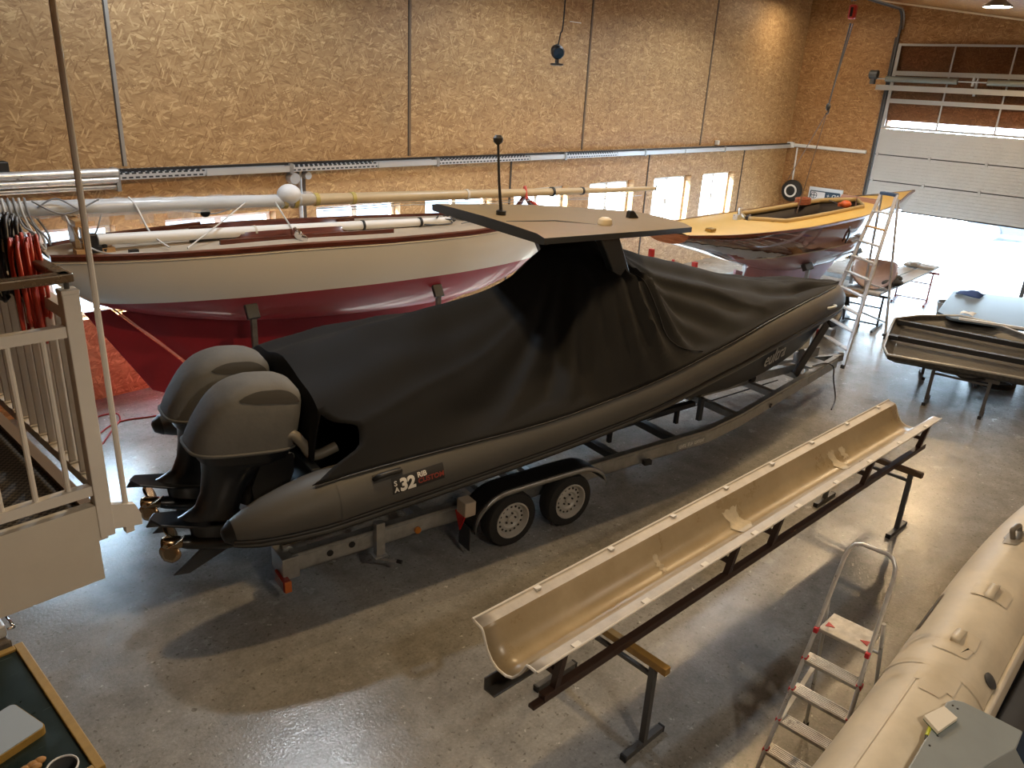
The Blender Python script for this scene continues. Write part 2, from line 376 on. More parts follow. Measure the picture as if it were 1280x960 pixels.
for i in range(3, 6):
    z0, z1 = PZ[i], PZ[i+1]; f = MB(); ys = [yb, 7.06, 5.60, 4.14, ya]
    f.box((dx, (ya+yb)/2, z0+.03), (.05, yb-ya, .058)); f.box((dx, (ya+yb)/2, z1-.03), (.05, yb-ya, .058))
    for k, y in enumerate(ys): f.box((dx, y+(-.045 if k == 0 else .045 if k == 4 else 0), (z0+z1)/2), (.048, .09 if k in (0, 4) else .04, z1-z0-.1))
    fo = obj('glazed_section', f, M_doora, door, 0)
    for k in range(4):
        obj('door_pane', MB().box((dx+.005, (ys[k]+ys[k+1])/2, (z0+z1)/2), (.008, ys[k]-ys[k+1]-.03, z1-z0-.11)), glass_mat('tinted_pane', (.78, .72, .72, 1)) if k == 0 and i == 3 else bpy.data.materials['tinted_pane'], fo, 0)
mb = MB(); mb.bar((BX-.06, 8.62, 0), (BX-.06, 8.62, 6.6), .09, .05); mb.bar((BX-.02, 8.70, 0), (BX-.02, 8.70, 6.3), .05, .03)
pts = [(BX-.06, 8.62, 6.5)]+[(BX-.06-.45*(1-cos(a)), 8.62, 6.55+.45*sin(a)) for a in [rad(10*k) for k in range(10)]]+[(17, 8.62, 7.02)]
mb.tube(pts, .035, 6); obj('door_track', mb, M_dkgrey, door, 40)
mb = MB(); mb.tube([(p[0]+.02, 8.56, p[2]+.01) for p in pts], .02, 6); obj('door_track', mb, M_galv, door, 40)
mb = MB(); mb.bar((BX-.06, 3.15, 0), (BX-.06, 3.15, 6.6), .09, .05); obj('door_track', mb, M_dkgrey, door, 40)
M_spring = mat('spring_steel', (.17, .18, .165), .45, .5)
mb = MB(); sx, sz = BX-.42, 5.20
mb.cyl((sx, 8.9, sz), (sx, 3.0, sz), .018, 10); shaft = obj('spring_shaft', mb, M_galv, door)
for a, b in ((8.6, 6.72), (6.0, 4.2)):
    mb = MB(); mb.cyl((sx, a, sz), (sx, b, sz), .075, 14)
    for k in range(40):
        y = lerp(a, b, k/40); mb.lathe([(.075, 0), (.081, .012), (.075, .024)], (sx, y, sz), (0, -1, 0), 14, False)
    obj('torsion_spring', mb, M_spring, shaft, 60)
mb = MB(); mb.box((sx, 8.95, sz+.02), (.14, .12, .34)); mb.cyl((sx, 9.06, sz+.1), (sx, 8.84, sz+.1), .12, 16); obj('cable_drum', mb, M_dkgrey, shaft)
mb = MB(); mb.box((sx+.05, 6.35, sz), (.1, .05, .22)); mb.box((sx+.05, 6.25, sz), (.1, .03, .22)); mb.box((sx+.2, 6.3, sz-.15), (.03, .06, .4)); obj('shaft_bearing', mb, M_galv, shaft, 0)
mb = MB(); mb.bar((BX-.36, 8.85, 4.97), (BX-.36, 3.0, 4.97), .03, .14); mb.bar((BX-.36, 8.85, 4.91), (BX-.36, 3.0, 4.91), .1, .02)
obj('door_header_rail', mb, M_doora, door, 0)
# pale purlin rails where roof and end wall meet
mb = MB(); mb.bar((BX-.5, 9.4, ceil_z(9.4)-.05), (BX-.5, -3, ceil_z(-3)-.05), .06, .04); struct('trim_10', mb, mat('pale_rail', (.75, .66, .5), .4), smooth=0)
mb = MB(); mb.bar((BX-.5, 9.4, ceil_z(9.4)+.03), (BX-.5, -3, ceil_z(-3)+.03), .05, .05); struct('trim_11', mb, mat('brown_rail', (.30, .20, .11), .5), smooth=0)
# ---- services on the walls
M_tray = mat('tray_steel', (.68, .70, .71), .35, .6); M_slot = mat('slotted_steel', (.60, .62, .64), .4, .6)
nt = M_slot.node_tree; N = nt.nodes; L = nt.links
tc = N.new('ShaderNodeNewGeometry'); bk = N.new('ShaderNodeTexBrick'); spx = N.new('ShaderNodeSeparateXYZ'); cbx = N.new('ShaderNodeCombineXYZ')
L.new(tc.outputs['Position'], spx.inputs[0]); L.new(spx.outputs[0], cbx.inputs[0]); L.new(spx.outputs[2], cbx.inputs[1]); L.new(cbx.outputs[0], bk.inputs['Vector'])
bk.inputs['Scale'].default_value = 1; bk.inputs['Brick Width'].default_value = .09; bk.inputs['Row Height'].default_value = .055; bk.inputs['Mortar Size'].default_value = .016; bk.inputs['Mortar Smooth'].default_value = 0
bk.inputs['Color1'].default_value = bk.inputs['Color2'].default_value = (.06, .07, .08, 1); bk.inputs['Mortar'].default_value = (.66, .68, .70, 1)
L.new(bk.outputs['Color'], N['Principled BSDF'].inputs['Base Color'])
def rl(px): return onY(px, 214.4-.0399*(px-140), WY).x
tray = thing('cable_tray', 'long perforated steel cable tray along the tall strand board wall', 'cable tray', (10, WY-.1, 3.1))
bounds = [140, 250, 357, 465, 540, 655, 700, 765, 800, 850, 900, 945, 984]
for i in range(len(bounds)-1):
    a, b = rl(bounds[i]), rl(bounds[i+1]); hole = i in (0, 2, 4, 6)
    mb = MB(); mb.box(((a+b)/2, WY-.165, 3.13), (b-a-.03, .012, .085)); mb.box(((a+b)/2, WY-.085, 3.085), (b-a-.03, .16, .012)); mb.box(((a+b)/2, WY-.012, 3.15), (b-a-.03, .012, .12))
    obj('tray_section', mb, M_slot if hole else M_tray, tray, 0)
    if i % 2 == 0: obj('tray_clip', MB().box((a, WY-.1, 3.13), (.06, .17, .15)), M_galv, tray, 0)
mb = MB(); mb.tube([(4.2, WY-.12, 3.2), (9, WY-.1, 3.205), (15, WY-.13, 3.2), (24.8, WY-.12, 3.205)], .02, 6); obj('cable', mb, M_black, tray)
sl = thing('strip_light', 'bright ribbed metal strip light fitting on wall above the wrapped mast', 'strip light', (0, WY-.2, 3))
a, b = -2.0, rl(139)
for k, (dz, r) in enumerate(((3.19, .055), (3.09, .05), (3.0, .035))):
    mb = MB(); mb.cyl((a, WY-.2+.02*k, dz), (b, WY-.2+.02*k, dz), r, 12); obj('light_tube', mb, M_alu if k < 2 else M_galv, sl)
obj('end_bracket', MB().box((b, WY-.12, 3.09), (.05, .2, .3)), M_galv, sl, 0)
# conduits
M_cond = mat('conduit_white', (.66, .66, .64), .35)
mb = MB(); mb.tube([(BX-.05, WY-.1, 3.17), (BX-.05, 8.85, 3.17)], .05, 8); mb.box((BX-.06, WY-.12, 3.17), (.12, .2, .16))
tag(obj('conduit', mb, M_cond), 'white conduit along the end wall left of the door', 'conduit')
mb = MB(); mb.tube([(BX-.05, WY-.35, 3.1), (BX-.05, WY-.38, 2.0)], .025, 8); tag(obj('drop_conduit', mb, M_cond), 'thin conduit dropping from the tray end in the corner', 'conduit')
x = onY(373, 245, WY).x
cp = thing('wall_conduit', 'vertical steel conduit with round junction box below cable tray', 'conduit', (x, WY-.05, 2.0))
mb = MB(); mb.cyl((x, WY-.06, 1.4), (x, WY-.06, 3.08), .035, 8); obj('pipe', mb, M_galv, cp)
obj('junction_box', MB().cyl((x-.13, WY-.14, 2.97), (x-.13, WY-.005, 2.97), .09, 14), M_grey, cp); obj('junction_box', MB().cyl((x+.13, WY-.12, 3.0), (x+.13, WY-.005, 3.0), .06, 12), M_grey, cp)
p = onY(0, 207, WY); mb = MB(); mb.box((p.x-.1, WY-.09, p.z), (.3, .18, .12)); tag(obj('wall_socket', mb, M_black, bevel=.01), 'small black box on the strand board above the strip light', 'box')
p = onY(894, 179, WY); mb = MB(); mb.box((p.x, WY-.06, p.z+.02), (.1, .1, .12)); tag(obj('alarm_box', mb, M_offw, bevel=.01), 'tiny pale sensor box just above the tray near the corner', 'sensor')
# round black reel and framed board on the end wall
p = onX(991, 238, BX)
sp = thing('wall_speaker', 'round black wall disc with white ring near the corner', 'speaker', (BX-.15, p.y, p.z-.3))
mb = MB(); mb.lathe([(.2, 0), (.33, .02), (.34, .1), (.30, .16), (.2, .17)], (BX, p.y, p.z), (-1, 0, 0), 28); obj('housing', mb, mat('speaker_black', (.02, .022, .024), .5), sp)
mb = MB(); mb.lathe([(.15, .165), (.20, .165), (.20, .19), (.15, .19), (.15, .165)], (BX, p.y, p.z), (-1, 0, 0), 28, False); obj('ring', mb, M_white, sp)
a = onX(1013, 233, BX); b = onX(1055, 237.5, BX); zt = (a.z+b.z)/2; yc = (a.y+b.y)/2; w = a.y-b.y
sg = thing('wall_sign', 'framed white board with cross symbol on the end wall behind yellow deck', 'sign', (BX-.05, yc, zt-.75))
mb = MB(); mb.box((BX-.03, yc, zt-.37), (.05, w, .74)); obj('sign_frame', mb, mat('sign_frame', (.55, .62, .68), .35), sg, 0, bevel=.01)
mb = MB(); mb.box((BX-.058, yc, zt-.41), (.01, w-.13, .60)); obj('sign_face', mb, mat('sign_face', (.66, .68, .72), .5), sg, 0)
M_navy = mat('sign_navy', (.02, .05, .09), .5); mb = MB(); fy0, fy1, fz0, fz1 = yc-w/2+.07, yc+w/2-.07, zt-.70, zt-.12
for q in ((yc, fz1, w-.14, .03), (yc, fz0, w-.14, .03)): mb.box((BX-.066, q[0], q[1]), (.008, q[2], q[3]))
for y in (fy0, fy1): mb.box((BX-.066, y, (fz0+fz1)/2), (.008, .03, fz1-fz0))
mb.box((BX-.066, fy0+.24, fz1-.1), (.008, .44, .17)); obj('sign_border', mb, M_navy, sg, 0)
cy, cz = fy1-.12, fz1-.13; mb = MB(); mb.lathe([(.085, 0), (.1, 0), (.1, .006), (.085, .006), (.085, 0)], (BX-.066, cy, cz), (-1, 0, 0), 24, False)
mb.box((BX-.068, cy, cz), (.008, .018, .19)); mb.box((BX-.068, cy, cz), (.008, .19, .018)); obj('cross_symbol', mb, M_navy, sg, 0)
for body, oy, sz_ in (('+', .40, .13), ('C', .24, .13), ('10', .17, .13)):
    t = text_mb(body, sz_*1.2, .002).xf(Matrix.Translation((BX-.072, fy0+oy, fz1-.16)) @ Matrix(((0, 0, -1, 0), (-1, 0, 0, 0), (0, 1, 0, 0), (0, 0, 0, 1))))
    obj('lettering', t, M_white, sg, 0)
# ================================================================== THE BIG RIB ON ITS TRAILER
AR = rad(-11.3); U = Vector((cos(AR), sin(AR), 0)); V = Vector((-sin(AR), cos(AR), 0)); S0, T0 = 1.4, 6.95
o = U*S0+V*T0; MR = Matrix.Translation(o) @ Matrix.Rotation(AR, 4, 'Z')      # boat frame: s forward, t to port, z up
M_tube = mat('grey_hypalon', (.085, .082, .074), .55, noise=.08, nscale=2, nrough=.06)
M_tube2 = mat('black_rubbing_strake', (.012, .012, .012), .5)
M_strk = mat('dark_grey_strake', (.075, .075, .068), .45)
M_hullb = mat('black_gelcoat', (.010, .013, .017), .38, spec=.3)
M_canv = mat('black_canvas', (.0042, .0043, .0046), .75, spec=.28, noise=.15, nscale=2.5, bump=.25, bscale=420)
M_roof = mat('taupe_gelcoat', (.205, .150, .075), .62, spec=.25, noise=.04, nscale=3)
M_char = mat('charcoal_gelcoat', (.028, .033, .036), .4)
rib = thing('rib_boat', 'large grey and black inflatable boat with hard roof on galvanised trailer', 'boat', MR)
HB = [(0, 1.22), (.8, 1.22), (4.2, 1.21), (6.1, 1.01), (7.3, .76), (8.5, .46), (9.3, .24), (9.8, .08), (10.0, 0)]
HZ = [(0, 1.02), (.8, 1.09), (2.1, 1.17), (3.4, 1.26), (4.6, 1.38), (6.1, 1.54), (7.3, 1.605), (8.5, 1.625), (10.0, 1.60)]
def hb(s): return interp(HB, s)
def hz(s): return interp(HZ, s)
def tr(s): return interp([(0, .05), (.08, .11), (.45, .22), (.95, .275), (10.1, .275)], s)
half = [.0, .04, .1, .2, .35, .55, .75, .95]+[1.2+.3*k for k in range(27)]+[9.2, 9.4, 9.6, 9.75, 9.88, 9.96]
path = [(s, -hb(s), hz(s)) for s in half]; rr = [tr(s) for s in half]
path += [(10.0, 0, hz(10))]; rr += [.275]; path += [(s, hb(s), hz(s)) for s in reversed(half)]; rr += [tr(s) for s in reversed(half)]
mb = MB().tube(path, rr, 24); tubeo = obj('inflatable_tube', mb, M_tube, rib, 60, frame=MR)
# rubbing strakes: a black band with a paler lip under it along the outside of both tubes
def around(s, side, ang, k):
    """point on the tube's skin, ang from straight outward (0) upward"""
    e = .02; a = Vector((s-e, side*hb(s-e), 0)); b = Vector((s+e, side*hb(s+e), 0)); t = (b-a).normalized()
    n = Vector((t.y*side*-1*-1, -t.x, 0)) if side > 0 else Vector((t.y, -t.x, 0))
    n = Vector((-t.y, t.x, 0)) if side > 0 else Vector((t.y, -t.x, 0))
    return Vector((s, side*hb(s), hz(s))) + n*(cos(ang)*(tr(s)+k)) + Vector((0, 0, sin(ang)*(tr(s)+k)))
hs = [.06, .12, .25, .5, .8]+[1.1+.3*k for k in range(28)]+[9.4, 9.6, 9.75, 9.85]
for ang, r, m, nm in ((rad(-22), .022, M_tube2, 'rubbing_strake'), (rad(-33), .024, M_strk, 'strake_lip'), (rad(-44), .022, M_tube2, 'lower_strake')):
    mb = MB(); pts = [around(s, -1, ang, .004) for s in hs]
    pts += [Vector((10.0+.275*cos(ang), 0, hz(10)+.275*sin(ang)))] + [around(s, 1, ang, .004) for s in reversed(hs)]
    so = obj(nm, mb.tube(pts, r, 8), m, rib, 60, frame=MR)
for side in (-1, 1):
    obj('nose_cap', MB().tube([(-.012, side*1.22, 1.018), (.0, side*1.22, 1.02), (.04, side*1.22, 1.022), (.075, side*1.22, 1.026)], [.03, .062, .088, .113], 20), M_tube2, tubeo, 60, frame=MR)
# seam bands
for s in (.95, 3.1, 5.4, 7.0, 8.6):
    for side in (-1, 1):
        mb = MB(); ring = [[around(s+ds, side, rad(-60+15*k), .003) for k in range(14)] for ds in (-.03, .03)]
        obj('tube_seam', mb.grid(ring), M_tube, tubeo, 60, frame=MR)
# rigid V hull below the tubes
def keel(s): return interp([(.85, .60), (6.0, .55), (8.0, .56), (9.0, .66), (9.6, .86), (9.95, 1.16), (10.08, 1.45)], s)
def chf(s): return interp([(0, .55), (5.0, .55), (7.5, .24), (10.1, .2)], s)
rings = []
for s in [.85, 1.5, 2.5, 3.5, 4.5, 5.5, 6.2, 6.9, 7.6, 8.2, 8.7, 9.1, 9.45, 9.7, 9.9, 10.0]:
    b = max(.03, hb(s)-.10 if s < 9.6 else .06*(10.05-s)/.45); zt = hz(s)-.08; zk = keel(s); zc = lerp(zk, zt, chf(s)); bc = max(.02, b*.93*(1-.14*max(0, (s-6)/4)))
    rings.append([Vector(p) for p in ((s, -b, zt), (s, -bc, zc), (s, -bc*.93, zc-.03), (s, -bc*.5, lerp(zk, zc, .48)), (s, 0, zk), (s, bc*.5, lerp(zk, zc, .48)), (s, bc*.93, zc-.03), (s, bc, zc), (s, b, zt))])
mb = MB().loft(rings, True, True); obj('rigid_hull', mb, M_hullb, rib, 25, frame=MR)
# lettering on the hull side near the bow
M_silv = mat('silver_lettering', (.50, .51, .50), .45)
def wrap_text(name, body, size, place, m, shear=0, bold=0):
    t = text_mb(body, size, .0015, bold=bold); t.v = [place(p.x+shear*p.y, p.y, p.z) for p in t.v]; return obj(name, t, m, rib, 0, frame=MR)
def hull_side(s0, zf):
    def f(x, y, z):
        s = s0+x; b = max(.03, hb(s)-.10); zt = hz(s)-.08; zk = keel(s); zc = lerp(zk, zt, chf(s)); bc = b*.93*(1-.14*max(0, (s-6)/4))
        k = zf+y/(zt-zc)
        return Vector((s, -lerp(bc, b, k)-.02-z, lerp(zc, zt, k)))
    return f
wrap_text('hull_lettering', 'eultra', .31, hull_side(7.92, .15), M_silv, .25)
# lettering on the tube
M_wht = mat('white_print', (.80, .79, .74), .5); M_redp = mat('red_print', (.28, .045, .03), .5)
def tube_side(s0, a0):
    def f(x, y, z): return around(s0+x, -1, a0+y/.28, .004+z)
    return f
k0 = 1.42
mb = MB(); ringg = [[around(k0-.02+.044*i, -1, rad(2+2.8*j), .002) for j in range(12)] for i in range(13)]
obj('decal', mb.grid(ringg), mat('black_decal', (.022, .021, .02), .5), tubeo, 60, frame=MR)
wrap_text('lettering', '32', .155, tube_side(k0+.055, rad(5)), M_wht, 0, .007)
wrap_text('lettering', 'RIB', .066, tube_side(k0+.235, rad(19.5)), M_wht, 0, .002)
wrap_text('lettering', 'CUSTOM', .066, tube_side(k0+.235, rad(8)), M_redp, 0, .0015)
wrap_text('lettering', 'S', .064, tube_side(k0+.0, rad(17)), M_wht, 0, .002)
wrap_text('lettering', 'A', .064, tube_side(k0+.0, rad(5)), M_wht, 0, .002)
# grab handles
for s, a in ((1.38, rad(41)), (9.15, rad(12))):
    mb = MB(); c = [around(s+ds, -1, a, k) for ds, k in ((-.125, .0), (-.105, .04), (-.05, .055), (.05, .055), (.105, .04), (.125, .0))]
    mb.tube(smooth_path(c, 3), .024, 8); h = obj('grab_handle', mb, M_black if s < 5 else M_galv, rib, 60, frame=MR)
    mb = MB().grid([[around(s-.14+.28*i/6, -1, a+rad(-8+16*j/4), .004) for j in range(5)] for i in range(7)]); obj('handle_pad', mb, M_tube2, h, 60, frame=MR)
# hard top
def rz(s): return interp([(3.2, 3.235), (4.5, 3.19), (5.9, 3.10)], s)
def rw(s): return interp([(3.2, 1.08), (4.6, .92), (5.6, .66), (5.87, .585)], s)
rings = []
for s in (3.24, 3.3, 3.7, 4.1, 4.5, 4.9, 5.3, 5.6, 5.8, 5.86):
    w = rw(s); z = rz(s)
    rings.append([(s, -w+.04, z-.095), (s, -w, z-.085), (s, -w-.0, z-.025), (s, -w+.12, z), (s, -w*.4, z+.012), (s, 0, z+.016), (s, w*.4, z+.012), (s, w-.12, z), (s, w, z-.025), (s, w, z-.085), (s, w-.04, z-.095)])
mb = MB()
for i in range(len(rings)-1):
    for j in range(11):
        k = (j+1) % 11; mb.cm = 0 if 2 <= j <= 7 else 1
        mb.add([rings[i][j], rings[i][k], rings[i+1][k], rings[i+1][j]], [(0, 1, 2, 3)])
mb.cm = 1; mb.add(rings[0], [tuple(range(11))]); mb.add(rings[-1], [tuple(range(11))])
ro = obj('hard_top', mb, [M_roof, M_char], rib, 30, frame=MR, weld=True)
mb = MB()
for t in (-.66, .66):
    mb.loft([[(4.34+a, t-.05, 3.10), (4.34+a, t+.05, 3.10)] for a in (0, .2)] , False, False) if 0 else None
    R = [[(x0, y0, z) for x0, y0 in ((xa, t-.055), (xb, t-.055), (xb, t+.055), (xa, t+.055))] for xa, xb, z in ((4.24, 4.54, 3.13), (4.40, 4.66, 2.9), (4.60, 4.84, 2.55), (4.85, 5.08, 2.0))]
    leg = obj('roof_leg', MB().loft(R), M_char, rib, 20, frame=MR, bevel=.015)
mb = MB(); b = Vector((3.50, .04, 3.235))
mb.cyl(b, b+Vector((0, 0, .05)), .055, 14); mb.cyl(b, b+Vector((-.02, 0, .06)), .03, 10); an = obj('antenna', mb, M_black, rib, frame=MR)
mb = MB(); mb.tube([b+Vector((0, 0, .03)), b+Vector((-.03, .02, .35)), b+Vector((-.06, .03, .78))], [.02, .015, .013], 8); obj('antenna_mast', mb, M_black, an, frame=MR)
mb = MB(); e = b+Vector((-.06, .03, .78)); mb.lathe([(.015, -.05), (.05, -.02), (.055, .02), (.03, .05)], e, (0, 0, 1), 12); obj('antenna_tip', mb, M_black, an, frame=MR)
mb = MB(); c = Vector((4.42, -.62, rz(4.4)))
mb.lathe([(.075, 0), (.08, .025), (.07, .06), (.04, .08)], c, (0, 0, 1), 16); obj('navigation_light', mb, mat('cream_plastic', (.65, .58, .44), .4), ro, frame=MR)
mb = MB(); c = Vector((5.22, -.2, rz(5.2)+.01)); mb.prism([c+Vector((-.07, .03, 0)), c+Vector((.09, .03, 0)), c+Vector((.0, .03, .09)), c+Vector((-.06, .03, .09))], (0, -.07, 0)); obj('radar_fin', mb, M_black, ro, 0, frame=MR, bevel=.01)
mb = MB(); mb.tube([(3.3, -.35, 3.245), (3.9, -.4, 3.23), (4.3, -.62, 3.2)], .006, 5); obj('lamp_cable', mb, M_dkgrey, ro, frame=MR)

# ------------- outboards (parts of the boat: bolted to the transom)
M_ecov = mat('grey_engine_cover', (.135, .135, .128), .78, noise=.07, nscale=5, bump=.7, bscale=7)
M_eng = mat('black_engine_paint', (.010, .012, .016), .32, coat=.3)
M_bronze = mat('polished_bronze_prop', (.45, .33, .20), .22, 1)
M_net = mat('dark_mesh', (.035, .033, .03), .8)
def sell(x0, x1, w, z, n=28, e=.62, skew=0):
    c = (x0+x1)/2; h = (x1-x0)/2; out = []
    for k in range(n):
        a = 2*pi*k/n; ca, sa = cos(a), sin(a)
        out.append(Vector((c+h*math.copysign(abs(ca)**e, ca), w/2*math.copysign(abs(sa)**e, sa), z+skew*ca)))
    return out
def outboard(t):
    T = MR @ Matrix.Translation((.44, t, 1.42)) @ Matrix.Rotation(rad(7), 4, 'Y')
    # cover: a hood with a sloping back and a domed crown
    def lev(z): return (interp([(0, -.50), (.15, -.46), (.33, -.375), (.46, -.29), (.56, -.18), (.62, -.06), (.65, .05), (.655, .10)], z),
                        interp([(0, .44), (.2, .46), (.40, .47), (.50, .455), (.58, .40), (.63, .30), (.65, .22), (.655, .17)], z),
                        interp([(0, .60), (.2, .61), (.40, .585), (.50, .53), (.58, .42), (.63, .28), (.65, .14), (.655, .06)], z))
    zz = [0, .03, .1, .2, .3, .38, .44, .49, .53, .57, .60, .625, .645, .655]
    rings = [sell(*lev(z), z, 40, .55) for z in zz]
    # soft puckers in the cloth
    for i, r in enumerate(rings):
        for p in r:
            a = atan2(p.y, p.x); k = (.008*sin(9*a+zz[i]*22)+.006*sin(23*a+4))*min(1, .15+max(0, zz[i]-.25)*3)
            p.x *= 1+k; p.y *= 1+k
    e = obj('outboard_motor', MB().loft([[(p.x*1.0, p.y, p.z) for p in sell(-.40, .40, .50, -.10, 28, .6)], sell(-.46, .42, .56, .02, 28, .66)]), M_eng, rib, 40, frame=T)
    cov = obj('engine_cover', MB().loft(rings), M_ecov, e, 50, frame=T)
    mb = MB().tube([Vector((p.x*1.012, p.y*1.02, .022)) for p in sell(*lev(.02), .02, 40, .55)], .014, 6, closed=True); obj('cover_hem', mb, M_ecov, e, 60, frame=T)
    def skin(a, z, k):
        q = lev(z); p = sell(*q, z, 360, .55)[int(round(a)) % 360]; c = Vector(((q[0]+q[1])/2, 0, z-.1)); return p+(p-c).normalized()*k
    for side in (-1, 1):                                    # mesh vent panels high on each flank
        P = []
        for i in range(13):
            f = i/12; a = lerp(118, 42, f) if side > 0 else lerp(242, 318, f); h = .10*sin(pi*f)**.7; zc = lerp(.50, .45, f)
            P.append([skin(a, min(.64, zc+h*j), .007) for j in (-.15, .3, .62, .95)])
        obj('vent_mesh', MB().grid(P), M_net, e, 60, frame=T)
    TL = T @ Matrix.Rotation(rad(9), 4, 'Y') @ Matrix.Diagonal((1, 1, .91, 1))
    # leg
    mid = [sell(-.38, .40, .46, -.02, 24, .7), sell(-.36, .38, .44, -.12, 24, .7), sell(-.33, .28, .34, -.22, 24, .8), sell(-.30, .16, .26, -.36, 24, .85), sell(-.28, .10, .21, -.55, 24, .9), sell(-.30, .10, .19, -.70, 24, .9), sell(-.40, .16, .20, -.80, 24, .9), sell(-.46, .18, .20, -.84, 24, .9)]
    obj('midsection', MB().loft(mid), M_eng, e, 50, frame=TL)
    mb = MB().prism([(-.66, -.02, -.845), (-.60, -.12, -.845), (-.30, -.17, -.845), (.16, -.12, -.845), (.24, 0, -.845), (.16, .12, -.845), (-.30, .17, -.845), (-.60, .12, -.845), (-.66, .02, -.845)], (0, 0, .025))
    mb.prism([(-.66, -.012, -.84), (-.56, -.012, -.84), (-.56, -.012, -.90), (-.68, -.012, -.91)], (0, .024, 0)); obj('cavitation_plate', mb, M_eng, e, 0, frame=TL, bevel=.006)
    low = [sell(-.34, .15, .11, -.84, 20, 1), sell(-.30, .13, .09, -.95, 20, 1), sell(-.26, .12, .10, -1.05, 20, 1)]
    obj('gearcase_strut', MB().loft(low), M_eng, e, 50, frame=TL)
    mb = MB().lathe([(.005, .24), (.05, .2), (.078, .08), (.082, -.1), (.07, -.3), (.055, -.36)], (0, 0, -1.08), (1, 0, 0), 18); obj('gearcase', mb, M_eng, e, 50, frame=TL)
    mb = MB().prism([(-.14, -.012, -1.12), (.13, -.012, -1.12), (.04, -.012, -1.20), (-.22, -.012, -1.43), (-.36, -.012, -1.45)], (0, .024, 0)); obj('skeg', mb, M_eng, e, 0, frame=TL, bevel=.006)
    mb = MB().lathe([(.05, -.34), (.062, -.37), (.06, -.5), (.045, -.52), (.045, -.50)], (0, 0, -1.08), (1, 0, 0), 16, True); pr = obj('propeller', mb, M_bronze, e, 40, frame=TL)
    for k in range(3):
        a0 = 2*pi*k/3+.5; P = []
        for i in range(7):
            r = .05+.165*i/6; w = .125*sin(pi*(.12+.80*i/6))**.8+.005
            row = []
            for j in range(5):
                u = (j/4-.5)*2; ang = a0+u*w/r*.50; xx = -.43-u*w*.62
                row.append((xx, r*cos(ang), -1.08+r*sin(ang)))
            P.append(row)
        obj('propeller_blade', MB().grid(P), M_bronze, pr if False else e, 50, frame=TL, thick=.007)
    # swivel bracket and hoses in front of the leg
    mb = MB()
    for y in (-.17, .17): mb.prism([(.14, y-.025, -.05), (.42, y-.025, -.02), (.46, y-.025, -.2), (.40, y-.025, -.62), (.22, y-.025, -.72), (.10, y-.025, -.4)], (0, .05, 0))
    mb.cyl((.2, -.2, -.12), (.2, .2, -.12), .05, 12); mb.cyl((.2, 0, -.1), (.16, 0, -.65), .07, 12)
    obj('clamp_bracket', mb, M_black, e, 30, frame=TL)
    mb = MB().cyl((.22, .1, -.3), (.26, .1, -.62), .028, 10); mb.cyl((.22, -.1, -.3), (.26, -.1, -.62), .028, 10); obj('trim_ram', mb, M_alu, e, frame=TL)
    for y, dz, m in ((-.13, 0, M_offw), (-.05, -.04, M_black), (.08, .03, M_black), (.15, -.02, mat('copper_hose', (.25, .12, .05), .4))):
        pts = smooth_path([(.34, y, -.03+dz), (.46, y-.02, -.06+dz), (.54, y, -.2+dz), (.56, y+.03, -.36), (.62, y+.05, -.40)], 5); obj('hose', MB().tube(pts, .022, 7), m, e, 60, frame=TL)
    return e
for t in (-.42, .40): outboard(t)
# rigging hoses at the transom, the well and the transom board itself
mb = MB().box((.90, 0, 1.02), (.10, 2.0, .55)); obj('transom', mb, M_hullb, rib, 0, frame=MR, bevel=.02)
mb = MB().tube(smooth_path([(.62, -.62, 1.45), (.80, -.66, 1.52), (.9, -.7, 1.42), (.98, -.74, 1.30), (1.2, -.74, 1.34)], 6), .05, 12); obj('rigging_tube', mb, mat('tan_conduit', (.22, .20, .16), .4), rib, 60, frame=MR)
mb = MB().box((1.35, 0, 1.0), (.8, 2.0, .1)); obj('aft_deck', mb, M_black, rib, 0, frame=MR)

